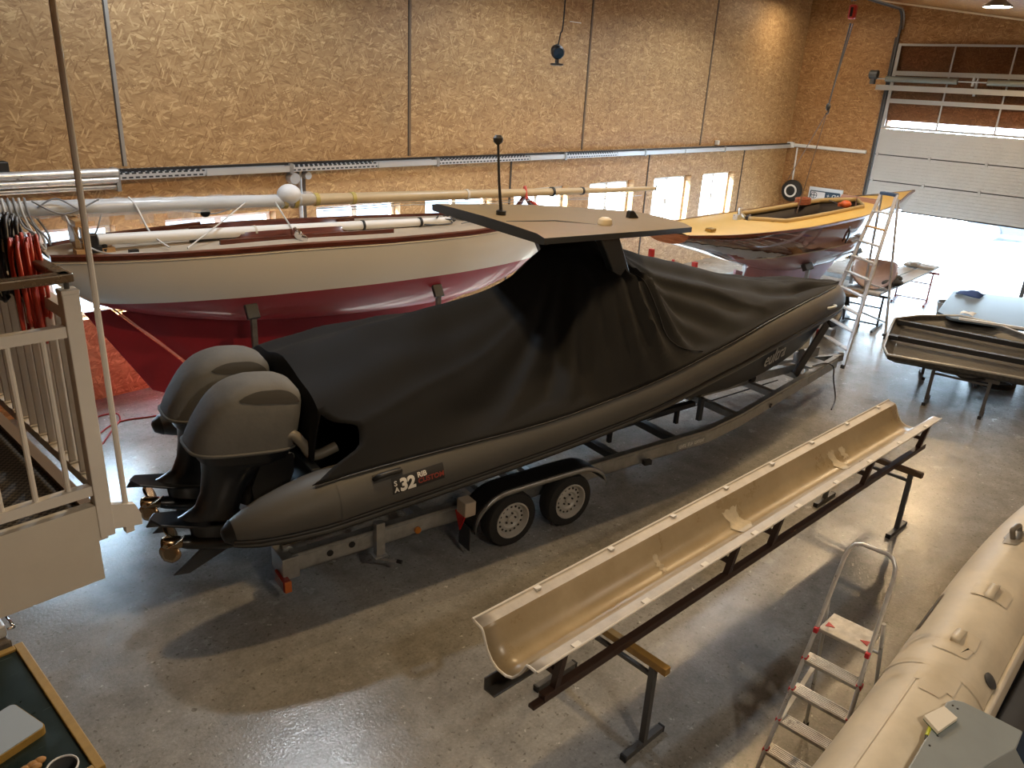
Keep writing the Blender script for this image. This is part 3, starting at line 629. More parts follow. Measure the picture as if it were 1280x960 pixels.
# ------------- the fitted cover, a thing of its own
RDG = [(.62, 1.93), (.85, 2.0), (1.4, 2.13), (2.16, 2.26), (2.9, 2.36), (3.3, 2.43), (3.7, 2.58), (4.15, 2.88), (4.6, 2.94), (4.95, 2.86), (5.35, 2.72), (6.4, 2.47), (7.6, 2.17), (8.6, 2.02), (9.2, 1.96), (9.7, 1.89), (10.0, 1.84), (10.2, 1.78)]
DP = []
for p, q in zip(path[:-1], path[1:]):
    n_ = max(1, int((Vector(q)-Vector(p)).length/.04))
    DP += [Vector(p).lerp(Vector(q), k/n_) for k in range(n_)]
DPN = [p for p in DP if p.y <= .05]; DPF = [p for p in DP if p.y >= -.05]
def hem_ang(s): return rad(interp([(.7, 62), (1.6, 57), (3.4, 41), (5.5, 44), (7.5, 56), (9.97, 64)], s))
def cov_pt(s, v):
    """v in -1..1 across"""
    side = -1 if v < 0 else 1; a = abs(v)
    hem = around(s, side, hem_ang(s), .012)
    ht = abs(hem.y) if s < 9.9 else max(.0, abs(hem.y)); zh = hem.z; s = lerp(s, hem.x, min(1, max(0, (s-8.5)/1.0))); zr = max(zh+.01, interp(RDG, s))
    t = ht*a
    tent = interp([(.6, .15), (1.8, .35), (3.0, .92), (5.2, .95), (6.5, .55), (8, .25), (9.9, .12)], s)
    dome = 1-a**2.6                               # stretched over a frame aft
    peak = (1-a)**1.25*.75+(1-a*a)*.25              # tent under the roof
    shoulder = interp([(.6, 0), (3.7, .0), (4.2, .30), (5.0, .30), (5.6, 0)], s)    # legs hold the cloth up
    f = lerp(dome, peak, tent)
    if shoulder and v < 0: f = lerp(f, max(f, min(1, (1-a)/.42)*.98), shoulder/.30*.6)
    z = zh+(zr-zh)*f
    # folds that run from the peak down to the hem
    ds, dt = s-4.45, v*1.5; r = sqrt(ds*ds+dt*dt); ph = atan2(dt, ds)
    amp = .046*min(1, a*2.2)*min(1, (1-a)*5)*min(1, r/1.2)*(.5 if s < 1.0 else 1)
    w = 1-2*abs(sin(ph*8+.9*sin(ph*5)+r*.35))**.7+.6*sin(ph*27+2+r*.9)+.5*noise.noise(Vector((s*1.4, v*3.1, 1)))*2
    z += amp*w*.75
    z += .02*noise.noise(Vector((s*2.5, v*4, 5)))*min(1, (1-a)*6)
    tt = t+(.018*w*min(1, (1-a)*5)*min(1, a*2))
    if a > .5 or s > 8.3:
        best = 9; bz = 0
        for p in (DPN if side < 0 else DPF):
            q = (p.x-s)**2+(p.y-side*tt)**2
            if q < best: best = q; bz = p.z
        if best < .29**2: z = max(z, bz+sqrt(.292**2-best))
    return Vector((s, side*tt, z))
def aft(v):
    a = abs(v); return interp([(0, 1.0), (.62, 1.0), (.70, 1.06), (.80, 1.26), (.88, 1.22), (.94, .95), (1.0, .72)], a)
NS, NV = 150, 90; P = []
for i in range(NS+1):
    row = []
    for j in range(NV+1):
        v = -1+2*j/NV; v = math.copysign(abs(v)**.92, v); s = lerp(aft(v), 9.975, (i/NS)**.93)
        row.append(cov_pt(s, v))
    P.append(row)
JL = [j for j in range(NV+1) if abs(math.copysign(abs(-1+2*j/NV)**.92, -1+2*j/NV)) < .66]
Q = []
for k in range(9):                     # the cloth drops behind the engine hoods
    row = []
    for j in JL:
        p = P[0][j]; f = k/8; row.append(Vector((p.x-.05*sin(f*pi*.6)-.03*f+.012*sin(j*.9)*f, p.y*(1-.03*f), lerp(p.z, 1.22, f))))
    Q.append(row)
cmb = MB().grid(P); cmb.grid(Q)
cover = obj('boat_cover', cmb, M_canv, smooth=60, frame=MR, thick=.006, weld=True)
tag(cover, 'black canvas cover stretched over the large inflatable boat below its hard roof', 'boat cover')
# hem rope, seams
for side in (-1, 1):
    mb = MB().tube([around(s, side, hem_ang(s), .013) for s in [.75+.3*k for k in range(31)]], .011, 6); obj('hem_cord', mb, M_black, cover, 60, frame=MR)
pts = [cov_pt(s, v)+Vector((0, -.004, .006)) for s, v in ((4.85, -.48), (4.95, -.58), (5.05, -.70), (5.12, -.82), (5.3, -.9), (5.6, -.96))]
obj('cover_seam', MB().tube(smooth_path(pts, 6), .007, 5), M_black, cover, 60, frame=MR)
# ------------- trailer
tl = thing('boat_trailer', 'long galvanised two axle trailer carrying the large covered inflatable boat', 'trailer', MR)
ZR = .43
for side in (-1, 1):
    p = [(.62, side*1.03), (6.2, side*1.03), (7.0, side*.90), (10.55, side*.07)]
    mb = MB()
    for (a, b) in zip(p[:-1], p[1:]):
        A = Vector((*a, ZR)); B = Vector((*b, ZR))
        mb.bar(A, B, .02, .19); n = Vector((0, -side, 0))*.03
        for z in (-.088, .088): mb.bar(A+n+Vector((0, 0, z)), B+n+Vector((0, 0, z)), .08, .014)
        q = Vector((0, side*.012, .052)); mb.bar(A+q, B+q, .012, .012)
    obj('side_rail', mb, M_galv, tl, 0, frame=MR)
def rail_t(s): return 1.03 if s < 6.2 else interp([(6.2, 1.03), (7.0, .9), (10.55, .07)], s)
for s in (.72, 2.0, 3.3, 4.7, 5.7, 7.05, 8.25, 9.3):
    mb = MB().box((s, 0, ZR), (.10, 2*rail_t(s), .09)); obj('crossmember', mb, M_dkgrey if s in (4.7, 5.7) else M_galv, tl, 0, frame=MR)
    if s < 9: obj('keel_roller', MB().cyl((s, -.12, ZR+.11), (s, .12, ZR+.11), .055, 12, .055), M_rubber, tl, frame=MR)
mb = MB(); mb.bar((6.9, 0, ZR+.06), (9.4, 0, ZR+.08), .10, .13); obj('keel_beam', mb, M_galv, tl, 0, frame=MR)
for t in (-.55, .55):
    for a, b in ((1.0, 3.0), (4.6, 6.4)):
        mb = MB().bar((a, t, ZR+.24), (b, t, ZR+.24), .09, .06); bk_ = obj('bunk', mb, M_black, tl, 0, frame=MR)
        for s in (a+.3, b-.3): obj('bunk_bracket', MB().box((s, t, ZR+.12), (.05, .05, .22)), M_black, bk_, 0, frame=MR)
for s in (6.95,):
    for t in (-.28, .28): obj('roller_arm', MB().box((s-.05, t, ZR-.05), (.07, .06, .34)), M_dkgrey, tl, 0, frame=MR)
# axles, wheels
M_rim = mat('silver_rim', (.50, .49, .46), .45, .15)
def wheel(c, side, R, W, root, T, holes=16):
    c = Vector(c); ax = Vector((0, side, 0))
    w = obj('wheel', MB().lathe([(R*.60, -W*.46), (R*.80, -W*.5), (R*.95, -W*.46), (R, -W*.32), (R, W*.32), (R*.95, W*.46), (R*.80, W*.5), (R*.60, W*.46)], c, ax, 32, False), M_rubber, root, 45, frame=T)
    k = R/.31
    rm = MB().lathe([(.205*k, W*.46), (.205*k, W*.53), (.190*k, W*.54), (.178*k, W*.38), (.172*k, W*.2), (.150*k, W*.26), (.105*k, W*.33), (.085*k, W*.22), (.04*k, W*.22), (.035*k, W*.34), (.0, W*.36)], c, ax, 32, False); rm.cm = 1
    for q in range(holes):
        a = 2*pi*q/holes; p = c+Vector((.142*k*cos(a), side*W*.275, .142*k*sin(a))); rm.cyl(p-ax*.01, p+ax*.006, .0125*k, 8)
    for q in range(5):
        a = 2*pi*q/5; p = c+Vector((.062*k*cos(a), side*W*.22, .062*k*sin(a))); rm.cyl(p, p+ax*.018, .011*k, 6)
    obj('rim', rm, [M_rim, M_black], w, 40, frame=T)
    return w
for s in (2.90, 3.68):
    obj('axle', MB().bar((s, -1.2, .31), (s, 1.2, .31), .07, .07), M_galv, tl, 0, frame=MR)
    for side in (-1, 1): wheel((s, side*1.20, .31), side, .31, .19, tl, MR)
for side in (-1, 1):
    prof = [(2.39, .36), (2.42, .50), (2.52, .62), (2.68, .70), (2.9, .715), (3.68, .715), (3.9, .69), (4.06, .60), (4.14, .47)]
    P = [[(s, side*t, z-(0 if 0 < k < 4 else .0)) for k, t in enumerate((1.06, 1.1, 1.2, 1.30, 1.335))] for s, z in smooth_path([(a, 0, b) for a, b in prof], 4) and [(q.x, q.z) for q in smooth_path([(a, 0, b) for a, b in prof], 4)]]
    f = obj('mudguard', MB().grid(P), M_black, tl, 50, frame=MR, thick=.008)
    ed = [(q.x, side*1.34, q.z) for q in smooth_path([(a, 0, b) for a, b in prof], 4)]
    obj('mudguard_edge', MB().loft([[Vector(p)+Vector((0, 0, dz)), Vector(p)+Vector((0, side*.012, dz))] for p in ed for dz in (0,)], False, False) if False else MB().grid([[Vector(p)+Vector((0, 0, .015)), Vector(p)+Vector((0, side*.02, -.005)), Vector(p)+Vector((0, side*.015, -.04))] for p in ed]), M_galv, f, 60, frame=MR, thick=.006)
    obj('mud_flap', MB().box((2.36, side*1.2, .25), (.012, .2, .26)), M_black, tl, 0, frame=MR)
    # triangular rear reflector and its bracket
    mb = MB().prism([(2.29, side*1.12, .53), (2.29, side*1.30, .53), (2.29, side*1.21, .34)], (.015, 0, 0)); obj('reflector', mb, mat('reflector_red', (.50, .015, .012), .25), tl, 0, frame=MR)
    mb = MB().box((2.36, side*1.22, .60), (.13, .16, .16)); obj('rear_lamp', mb, mat('frosted_lamp', (.50, .42, .33), .3), tl, 0, frame=MR, bevel=.01)
    mb = MB().cyl((1.9, side*1.04, .38), (1.9, side*1.065, .38), .035, 12); obj('side_marker', mb, mat('amber_lens', (.45, .16, .02), .25), tl, frame=MR)
    # tail end: board bracket and tail lamp
    mb = MB().box((.60, side*.92, .40), (.16, .3, .22)); mb.box((.70, side*.86, .50), (.22, .08, .10)); tb = obj('tail_bracket', mb, M_galv, tl, 0, frame=MR, bevel=.008)
    mb = MB().box((.53, side*1.02, .27), (.07, .24, .12)); tlmp = obj('tail_lamp', mb, mat('tail_lamp_red', (.22, .02, .012), .25), tl, 0, frame=MR, bevel=.012)
    mb = MB().box((.535, side*1.145, .27), (.06, .015, .11)); obj('lamp_lens', mb, mat('orange_lens', (.55, .14, .03), .25), tlmp, 0, frame=MR)
    for s, z in ((.98, .42), (1.20, .44)): obj('rail_hole', MB().cyl((s, side*1.036, z), (s, side*1.05, z), .032, 10), M_black, tl, frame=MR)
    # prop stand with crank
    mb = MB().box((1.46, side*1.09, .44), (.09, .08, .38)); mb.box((1.46, side*1.09, .27), (.13, .12, .02)); ps = obj('prop_stand', mb, M_galv, tl, 0, frame=MR, bevel=.006)
    obj('crank', MB().tube([(1.46, side*1.13, .24), (1.56, side*1.22, .235), (1.58, side*1.24, .235)], .012, 7), M_galv, ps, frame=MR)
    obj('crank_grip', MB().cyl((1.575, side*1.235, .235), (1.605, side*1.275, .235), .02, 8), M_black, ps, frame=MR)
# pale maker's plate on the near rail
mb = MB().bar((5.62, -1.045, .40), (6.14, -1.045, .40), .006, .075); obj('maker_plate', mb, mat('plate_grey', (.34, .34, .32), .5), tl, 0, frame=MR)
mb = MB()
for k in range(15):
    if k in (4, 8): continue
    x_ = 5.66+.031*k; mb.box((x_, -1.051, .40), (.008, .004, .045)); mb.box((x_+.009, -1.051, .40+.018*((k % 3)-1)), (.014, .004, .008))
obj('plate_marks', mb, M_wht, tl, 0, frame=MR)
# winch post at the bow
mb = MB()
for t in (-.09, .09): mb.bar((9.16, t*2.4, ZR+.05), (9.80, t*2.2, 1.24), .035, .16, (1, 0, 0))
wp = obj('winch_post', mb, M_dkgrey, tl, 0, frame=MR, bevel=.008)
obj('winch', MB().cyl((10.2, -.1, 1.0), (10.2, .1, 1.0), .07, 12), M_galv, wp, frame=MR)
mb = MB().bar((9.35, -.12, ZR+.02), (9.35, -.12, ZR+.42), .12, .03); obj('post_foot', mb, M_galv, wp, 0, frame=MR)
mb = MB().box((9.9, .12, .62), (.62, .06, .16)); mb.box((9.8, -.04, .53), (.5, .35, .02)); obj('tongue_box', mb, M_galv, tl, 0, frame=MR)
mb = MB().box((10.62, 0, .47), (.26, .12, .12)); mb.cyl((10.72, 0, .42), (10.72, 0, .56), .055, 12); obj('coupling', mb, M_galv, tl, 30, frame=MR, bevel=.01)
mb = MB().cyl((10.15, .22, .02), (10.15, .22, .95), .035, 10); mb.cyl((10.15, .22, .0), (10.15, .22, .03), .08, 12); jk = obj('jockey_stand', mb, M_alu, tl, frame=MR)
obj('red_strap', MB().box((10.25, .24, .78), (.12, .03, .36)), mat('red_cloth', (.25, .02, .03), .7), jk, 0, frame=MR)
mb = MB().tube(smooth_path([(9.6, -.22, .56), (9.8, -.30, .60), (10.0, -.34, .52), (10.05, -.36, .3), (9.9, -.55, .05), (9.5, -.75, .02)], 6), .012, 6); obj('trailer_cable', mb, M_black, tl, 60, frame=MR)
mb = MB().cyl((7.9, -.62, .40), (7.96, -.70, .37), .035, 8); mb.bar((5.0, -1.08, .36), (5.1, -1.1, .36), .06, .06); obj('rope_cleat', mb, M_black, tl, frame=MR)
mb = MB().tube([(4.2, -.2, .33), (8.9, -.1, .40)], .01, 5); obj('brake_rod', mb, M_black, tl, frame=MR)
# ================================================================== THE TWO KEELBOATS
def two_tone(name, c_top, c_bot, c_stripe, z0, slope, sw, rough_top=.25, coat=.3, wood_top=None, c_stripe2=None):
    """paint scheme of a hull: topsides above the waterline, a boot stripe, bottom paint under it (a plane in the hull's own axes)"""
    m = bpy.data.materials.new(name); m.use_nodes = True; nt = m.node_tree; N = nt.nodes; L = nt.links; b = N['Principled BSDF']
    tc = N.new('ShaderNodeTexCoord'); sp = N.new('ShaderNodeSeparateXYZ'); L.new(tc.outputs['Object'], sp.inputs[0])
    ma = N.new('ShaderNodeMath'); ma.operation = 'MULTIPLY_ADD'; ma.inputs[1].default_value = -slope; L.new(sp.outputs[0], ma.inputs[0]); L.new(sp.outputs[2], ma.inputs[2])
    def gt(v):
        n = N.new('ShaderNodeMath'); n.operation = 'GREATER_THAN'; n.inputs[1].default_value = v; L.new(ma.outputs[0], n.inputs[0]); return n.outputs[0]
    def mix(f, a, c):
        x = N.new('ShaderNodeMix'); x.data_type = 'RGBA'; L.new(f, x.inputs[0])
        for i, v in ((6, a), (7, c)):
            if isinstance(v, tuple): x.inputs[i].default_value = (*v[:3], 1)
            else: L.new(v, x.inputs[i])
        return x.outputs[2]
    top = c_top
    if wood_top:
        mp = N.new('ShaderNodeMapping'); mp.inputs['Scale'].default_value = (1.2, 20, 26); L.new(tc.outputs['Object'], mp.inputs[0])
        n = N.new('ShaderNodeTexNoise'); n.inputs['Scale'].default_value = 1; n.inputs['Detail'].default_value = 5; L.new(mp.outputs[0], n.inputs['Vector'])
        r = N.new('ShaderNodeValToRGB'); r.color_ramp.elements[0].position = .35; r.color_ramp.elements[0].color = (*wood_top, 1); r.color_ramp.elements[1].position = .65; r.color_ramp.elements[1].color = (*c_top, 1)
        L.new(n.outputs['Fac'], r.inputs[0]); top = r.outputs[0]
    nz = N.new('ShaderNodeTexNoise'); nz.inputs['Scale'].default_value = 1.4; nz.inputs['Detail'].default_value = 5; L.new(tc.outputs['Object'], nz.inputs['Vector'])
    bot = mix(nz.outputs['Fac'], tuple(c*.8 for c in c_bot), tuple(c*1.15 for c in c_bot))
    c = mix(gt(z0), bot, c_stripe); c = mix(gt(z0+sw), c, top)
    L.new(c, b.inputs['Base Color']); b.inputs['Coat Weight'].default_value = coat
    mr = N.new('ShaderNodeMapRange'); L.new(gt(z0), mr.inputs[0]); mr.inputs[3].default_value = .55; mr.inputs[4].default_value = rough_top; L.new(mr.outputs[0], b.inputs['Roughness'])
    return m
def hull_rings(st, B, ZS, ZC, e1, e2, n=11):
    rings = []
    for s in st:
        b = max(.012, interp(B, s)); zs = interp(ZS, s); zc = min(zs-.02, interp(ZC, s)); half = []
        for k in range(n):
            a = (pi/2)*k/(n-1); half.append((b*max(0, cos(a))**e1, zs-(zs-zc)*sin(a)**e2))
        rings.append([Vector((s, -t, z)) for t, z in half]+[Vector((s, t, z)) for t, z in reversed(half[:-1])])
    return rings
def deck_grid(st, B, ZS, hole=None, camber=.05, nt_=24):
    """deck surface with an optional open well (s0, s1, half-width function)"""
    mb = MB(); P = []
    for s in st:
        b = interp(B, s); z = interp(ZS, s); P.append([(s, b*(-1+2*j/nt_), z+camber*(1-(-1+2*j/nt_)**2)*min(1, b/.5)) for j in range(nt_+1)])
    for i in range(len(st)-1):
        for j in range(nt_):
            if hole:
                sm = (st[i]+st[i+1])/2; tm = (P[i][j][1]+P[i][j+1][1]+P[i+1][j][1]+P[i+1][j+1][1])/4
                if hole[0] < sm < hole[1] and abs(tm) < hole[2](sm): continue
            mb.add([P[i][j], P[i][j+1], P[i+1][j+1], P[i+1][j]], [(0, 1, 2, 3)])
    return mb
def stations(a, b, n): return [a+(b-a)*i/(n-1) for i in range(n)]
def at_deck(B, ZS, s, t, dz=0, camber=.05):
    b = max(.05, interp(B, s)); return Vector((s, t, interp(ZS, s)+camber*(1-min(1, abs(t)/b)**2)*min(1, b/.5)+dz))

# ---------------------------------------------------------------- white sloop with the red bottom
MS = TR(2.3, 10.2, 0, rad(-5))
ws_ = thing('sailing_boat', 'white keelboat with deep red bottom, laid up along the windows', 'sailing boat', MS)
SB = [(.60, .34), (1.2, .60), (2, .80), (3, .92), (4.5, .97), (6, .89), (7, .75), (8, .52), (9, .20), (9.45, .05), (9.6, .01)]
SZ = [(.60, 2.42), (3, 2.42), (5, 2.37), (7, 2.33), (8.5, 2.33), (9.6, 2.36)]
SC = [(.60, 2.12), (.95, 1.83), (1.3, 1.67), (2, 1.47), (3, 1.28), (4.5, 1.15), (6, 1.10), (6.8, 1.14), (7.5, 1.26), (8.1, 1.44), (8.7, 1.75), (9.2, 2.05), (9.6, 2.34)]
st = stations(.60, 9.6, 46)
M_whull = two_tone('white_and_red_hull', (.70, .68, .63), (.27, .006, .014), (.26, .006, .014), 1.845, -.022, .001, .22, .35)
mb = MB().loft(hull_rings(st, SB, SZ, SC, .74, 1.05, 13), False, False)
mb.add(hull_rings([.60], SB, SZ, SC, .74, 1.05, 13)[0], [tuple(range(25))])
obj('hull', mb, M_whull, ws_, 60, frame=MS)
M_rbot = mat('red_bottom_paint', (.27, .006, .014), .5, noise=.2, nscale=1.4)
def fin(levels, n=20):
    return MB().loft([[Vector((lerp(a, b, (1-cos(q))/2) if False else (a+b)/2+(b-a)/2*cos(q), th*sin(q)*(1 if True else 0), z)) for q in [2*pi*k/n for k in range(n)]] for a, b, th, z in levels])
mb = fin([(2.62, 4.9, .13, .18), (2.55, 5.1, .15, .35), (2.3, 5.3, .14, .60), (2.02, 6.15, .11, .88), (1.78, 7.2, .10, 1.15), (1.55, 7.9, .09, 1.38), (1.35, 8.2, .06, 1.60)], 28)
obj('keel', mb, M_rbot, ws_, 60, frame=MS)
mb = MB().prism([(.93, -.025, 1.66), (1.24, -.025, 1.66), (1.90, -.025, .96), (2.55, -.025, .24), (2.1, -.025, .24), (1.62, -.025, .48)], (0, .05, 0)); obj('rudder', mb, M_rbot, ws_, 0, frame=MS, bevel=.01)
mb = MB(); e = []
for a, b in (((1.26, 1.67), (1.93, .96)), ((1.93, .96), (2.57, .26))): mb.bar((a[0], 0, a[1]), (b[0], 0, b[1]), .075, .022)
obj('rudder_stock', mb, mat('pale_rudder_edge', (.55, .30, .25), .4), ws_, 0, frame=MS)
M_deckw = mat('bleached_deck', (.46, .39, .30), .5, noise=.12, nscale=4)
WELL = (2.55, 4.75, lambda s: .36*min(1, (s-2.5)*3, (4.85-s)*2.2))
obj('deck', deck_grid(stations(.60, 9.58, 60), SB, SZ, WELL), M_deckw, ws_, 60, frame=MS, weld=True)
mb = MB(); mb.box((3.65, 0, 1.98), (2.3, .8, .04)); obj('cockpit_sole', mb, M_teak, ws_, 0, frame=MS)
mb = MB()
for side in (-1, 1):
    P = [[at_deck(SB, SZ, s, side*WELL[2](s), dz) for dz in (-.4, .09)] for s in stations(2.56, 4.74, 16)]; mb.grid(P)
obj('cockpit_coaming', mb, M_teak, ws_, 50, frame=MS, thick=.03)
mb = MB()
for side in (-1, 1):
    mb.loft([[at_deck(SB, SZ, s, side*max(.01, interp(SB, s)-o_), dz) for o_, dz in ((.0, -.025), (-.018, -.02), (-.018, .035), (.03, .045), (.04, .0))] for s in st], True, True)
obj('toe_rail', mb, M_teak, ws_, 40, frame=MS)
mb = MB()
for side in (-1, 1):
    mb.tube([Vector((s, side*(interp(SB, s)+.004), interp(SZ, s)-.045)) for s in st], .012, 6)
obj('gold_line', mb, mat('pale_trim_line', (.70, .66, .58), .4), ws_, 60, frame=MS)
# low cuddy and its slide, hatch
mb = MB()
for side in (-1, 1): mb.bar(at_deck(SB, SZ, 2.5, side*.52, .03), at_deck(SB, SZ, 5.1, side*.56, .03), .04, .06)
obj('side_coaming', mb, M_teak, ws_, 0, frame=MS)
obj('fore_hatch', MB().box(at_deck(SB, SZ, 7.0, .05, .04), (.42, .38, .05)), M_teak, ws_, 0, frame=MS, bevel=.01)
obj('winch', MB().lathe([(.05, 0), (.055, .04), (.04, .05), (.04, .11), (.055, .13), (.05, .16)], at_deck(SB, SZ, 1.18, -.33), (0, 0, 1), 14), M_black, ws_, frame=MS)
obj('winch_base', MB().box(at_deck(SB, SZ, 1.45, -.52, .02), (.10, .08, .06)), M_black, ws_, 0, frame=MS)
obj('tiller', MB().tube([at_deck(SB, SZ, 1.2, .1, .1), at_deck(SB, SZ, 2.5, .1, .16)], .02, 7), M_teak, ws_, frame=MS)
# props and blocks
M_prop = mat('rusty_prop_steel', (.16, .15, .14), .5, .5, noise=.3, nscale=12)
for s, z, t, lab in ((2.72, 1.66, -.80, 'steel hull prop with square pad beside the two outboards'), (5.78, 1.52, -.74, 'steel hull prop with tilted pad under the forward red bottom')):
    M1 = MS @ Matrix.Translation((s, t-.06, 0)); h = thing('hull_prop', lab, 'boat stand', M1, 'props under the white keelboat')
    mb = MB().bar((0, 0, 0), (0, 0, z-.1), .07, .07, (1, 0, 0)); obj('post', mb, M_prop, h, 0, frame=M1, bevel=.006)
    obj('pad', MB().box((0, .02, z-.05), (.17, .06, .20), Matrix.Rotation(rad(-28), 3, 'X')), M_black, h, 0, frame=M1, bevel=.01)
    obj('foot_plate', MB().box((0, 0, .01), (.3, .3, .02)), M_prop, h, 0, frame=M1)
for s in (3.0, 4.5): tag(obj('keel_block', MB().box((s, 0, .09), (.25, .5, .18)), M_pine, None, 0, frame=MS, bevel=.01), 'timber block under the red keel', 'timber block', 'keel blocks under the white keelboat')
# ---- the mast on top, wrapped in film, in two kinds of finish
M_film = mat('clear_film', (.70, .74, .78), .18, bump=.5, bscale=14); M_film.node_tree.nodes['Principled BSDF'].inputs['Alpha'].default_value = .32
M_mast = mat('white_mast_paint', (.66, .68, .69), .3, noise=.08, nscale=3); M_spar = mat('varnished_spruce', (.52, .41, .25), .35, noise=.12, nscale=2)
def mz(s): return 2.965-.0252*s
ms = thing('mast', 'long mast wrapped in plastic film lying on crutches above the white keelboat', 'mast', MS @ Matrix.Translation((.2, 0, 2.9)))
obj('lower_spar', MB().tube([(-1.6, 0, mz(-1.6)), (.2, 0, mz(.2)), (2, 0, mz(2)), (3.95, 0, mz(3.95))], [.088, .088, .085, .08], 16), M_mast, ms, 60, frame=MS)
obj('upper_spar', MB().tube([(3.9, 0, mz(3.9)), (6, 0, mz(6)), (9, 0, mz(9)), (11.95, 0, mz(11.95))], [.082, .08, .068, .045], 16), M_spar, ms, 60, frame=MS)
P = []
for i in range(40):
    s = -.3+4.1*i/39; P.append([Vector((s, (.105+.025*noise.noise(Vector((s*4, k, 0))))*cos(2*pi*k/16), mz(s)+(.10+.03*noise.noise(Vector((s*5, k*.7, 3))))*sin(2*pi*k/16)-.01)) for k in range(16)])
obj('plastic_film', MB().loft(P, True, False), M_film, ms, 60, frame=MS)
mb = MB()
for i in range(9):
    s = 1.0+.17*i; mb.grid([[Vector((s+.08*a, -.12, mz(s)-.06-.16*b*(.6+.4*sin(i*2.1)))) + Vector((0, -.02*noise.noise(Vector((i, a*3, b*3))), 0)) for b in (0, .5, 1)] for a in (0, 1, 2.1)])
obj('film_tatters', mb, M_film, ms, 60, frame=MS)
M_ytape = mat('yellow_tape', (.45, .36, .10), .5)
for s in (3.62, 3.78, 4.12, 4.72): obj('tape_band', MB().cyl((s, 0, mz(s)), (s+.06, 0, mz(s)), .115 if s < 4 else .093, 16), M_ytape, ms, frame=MS)
for s in (6.9, 8.9, 9.7): obj('black_band', MB().cyl((s, 0, mz(s)), (s+.045, 0, mz(s)), .09 if s < 9 else .075, 14), M_black if s > 8 else M_offw, ms, frame=MS)
mb = MB().ball((3.72, -.04, mz(3.72)+.09), (.17, .14, .14), 18, 10); obj('masthead_roll', mb, mat('white_foam_roll', (.70, .72, .74), .45, bump=.4, bscale=20), ms, 60, frame=MS)
mb = MB().ball((3.98, -.05, mz(3.98)+.03), (.14, .10, .10), 14, 8); obj('wrapped_fitting', mb, M_film, ms, 60, frame=MS)
mb = MB().cyl((11.9, -.06, mz(12)), (11.98, .06, mz(12)), .02, 8)
for a in (-.5, .6, 1.7): mb.tube([(11.95, 0, mz(12)), (12.1, .1*cos(a), mz(12)+.13*sin(a))], .012, 6)
obj('masthead_fitting', mb, M_dkgrey, ms, 60, frame=MS)
for sg, off in ((1, .10), (-1, -.1)):
    mb = MB().tube([(s_, off, mz(s_)-.11-.04*abs(sin(s_*1.1))) for s_ in stations(4.2, 11.4, 24)], .006, 5); obj('stay_wire', mb, M_galv, ms, 60, frame=MS)
# ropes dangling from the mast
M_rope = mat('white_rope', (.62, .62, .60), .7); M_ropeg = mat('grey_rope', (.25, .26, .27), .7)
dk = lambda s, t, dz=.02: at_deck(SB, SZ, s, t, dz)
for k in range(8):
    s = .12+.055*k; lo = 2.50+.05*(k % 3)
    pts = smooth_path([(s+.03, .10, mz(s)+.02), (s, .0, mz(s)+.115), (s-.01, -.11, mz(s)), (s+.03, -.13, mz(s)-.17), (s+.10+.02*(k % 2), -.15, lo+.1), (s+.16, -.12, lo), (s+.17, -.05, lo+.12), (s+.10, .03, mz(s)-.12)], 5)
    obj('hanging_line', MB().tube(pts, .013, 6), M_ropeg if k % 3 else M_rope, ms, 60, frame=MS)
RL = [(M_rope, .012, [(1.62, 0, mz(1.6)+.1), (1.66, -.12, mz(1.6)), (1.74, -.3, 2.62), (1.86, -.55, 2.48)]), (M_rope, .011, [(3.05, -.1, mz(3)), (2.6, -.35, 2.7), (2.05, -.62, 2.47)]),
      (M_rope, .011, [(4.0-.52, -.1, mz(3.5)), (3.52, -.3, 2.68), (3.56, -.42, 2.55)]), (M_ropeg, .010, [(1.0, -.13, mz(1)), (.8, -.1, mz(.8)+.12), (.6, -.1, mz(.6)+.02)]),
      (M_ropeg, .010, [(.55, -.12, mz(.5)+.1), (.85, -.16, mz(.9)-.05), (1.25, -.12, mz(1.2)+.1)]), (M_rope, .012, [(.86, -.14, mz(.9)-.06), (.95, -.3, 2.6), (1.15, -.5, 2.47), (1.5, -.6, 2.46), (1.75, -.66, 2.45)]),
      (M_ropeg, .010, [(1.32, .1, mz(1.3)-.1), (1.22, .1, 2.6), (1.12, .1, 2.5)]), (M_ropeg, .009, [(2.3, .2, 2.8), (2.7, .2, 2.72), (3.0, .2, 2.78)])]
for m, r, pts in RL: obj('tied_line', MB().tube(smooth_path(pts, 6), r, 6), m, ms, 60, frame=MS)
# wooden crutch under the mast at the stern
cr = thing('mast_crutch', 'wooden crutch under the wrapped mast on the stern of the white keelboat', 'crutch', MS @ Matrix.Translation((1.0, 0, 2.45)))
mb = MB().bar((.96, -.02, 2.44), (.96, -.02, 2.83), .16, .05, (1, 0, 0)); mb.bar((.96, -.30, 2.79), (.96, .30, 2.79), .09, .07); obj('crossbar', mb, M_pine, cr, 0, frame=MS)
for y in (-.30, .22): obj('leg', MB().bar((1.0, y, 2.48), (1.0, y, 2.76), .10, .08, (1, 0, 0)), M_pine, cr, 0, frame=MS)
obj('foot', MB().box((1.08, -.30, 2.475), (.42, .16, .06)), M_pine, cr, 0, frame=MS)
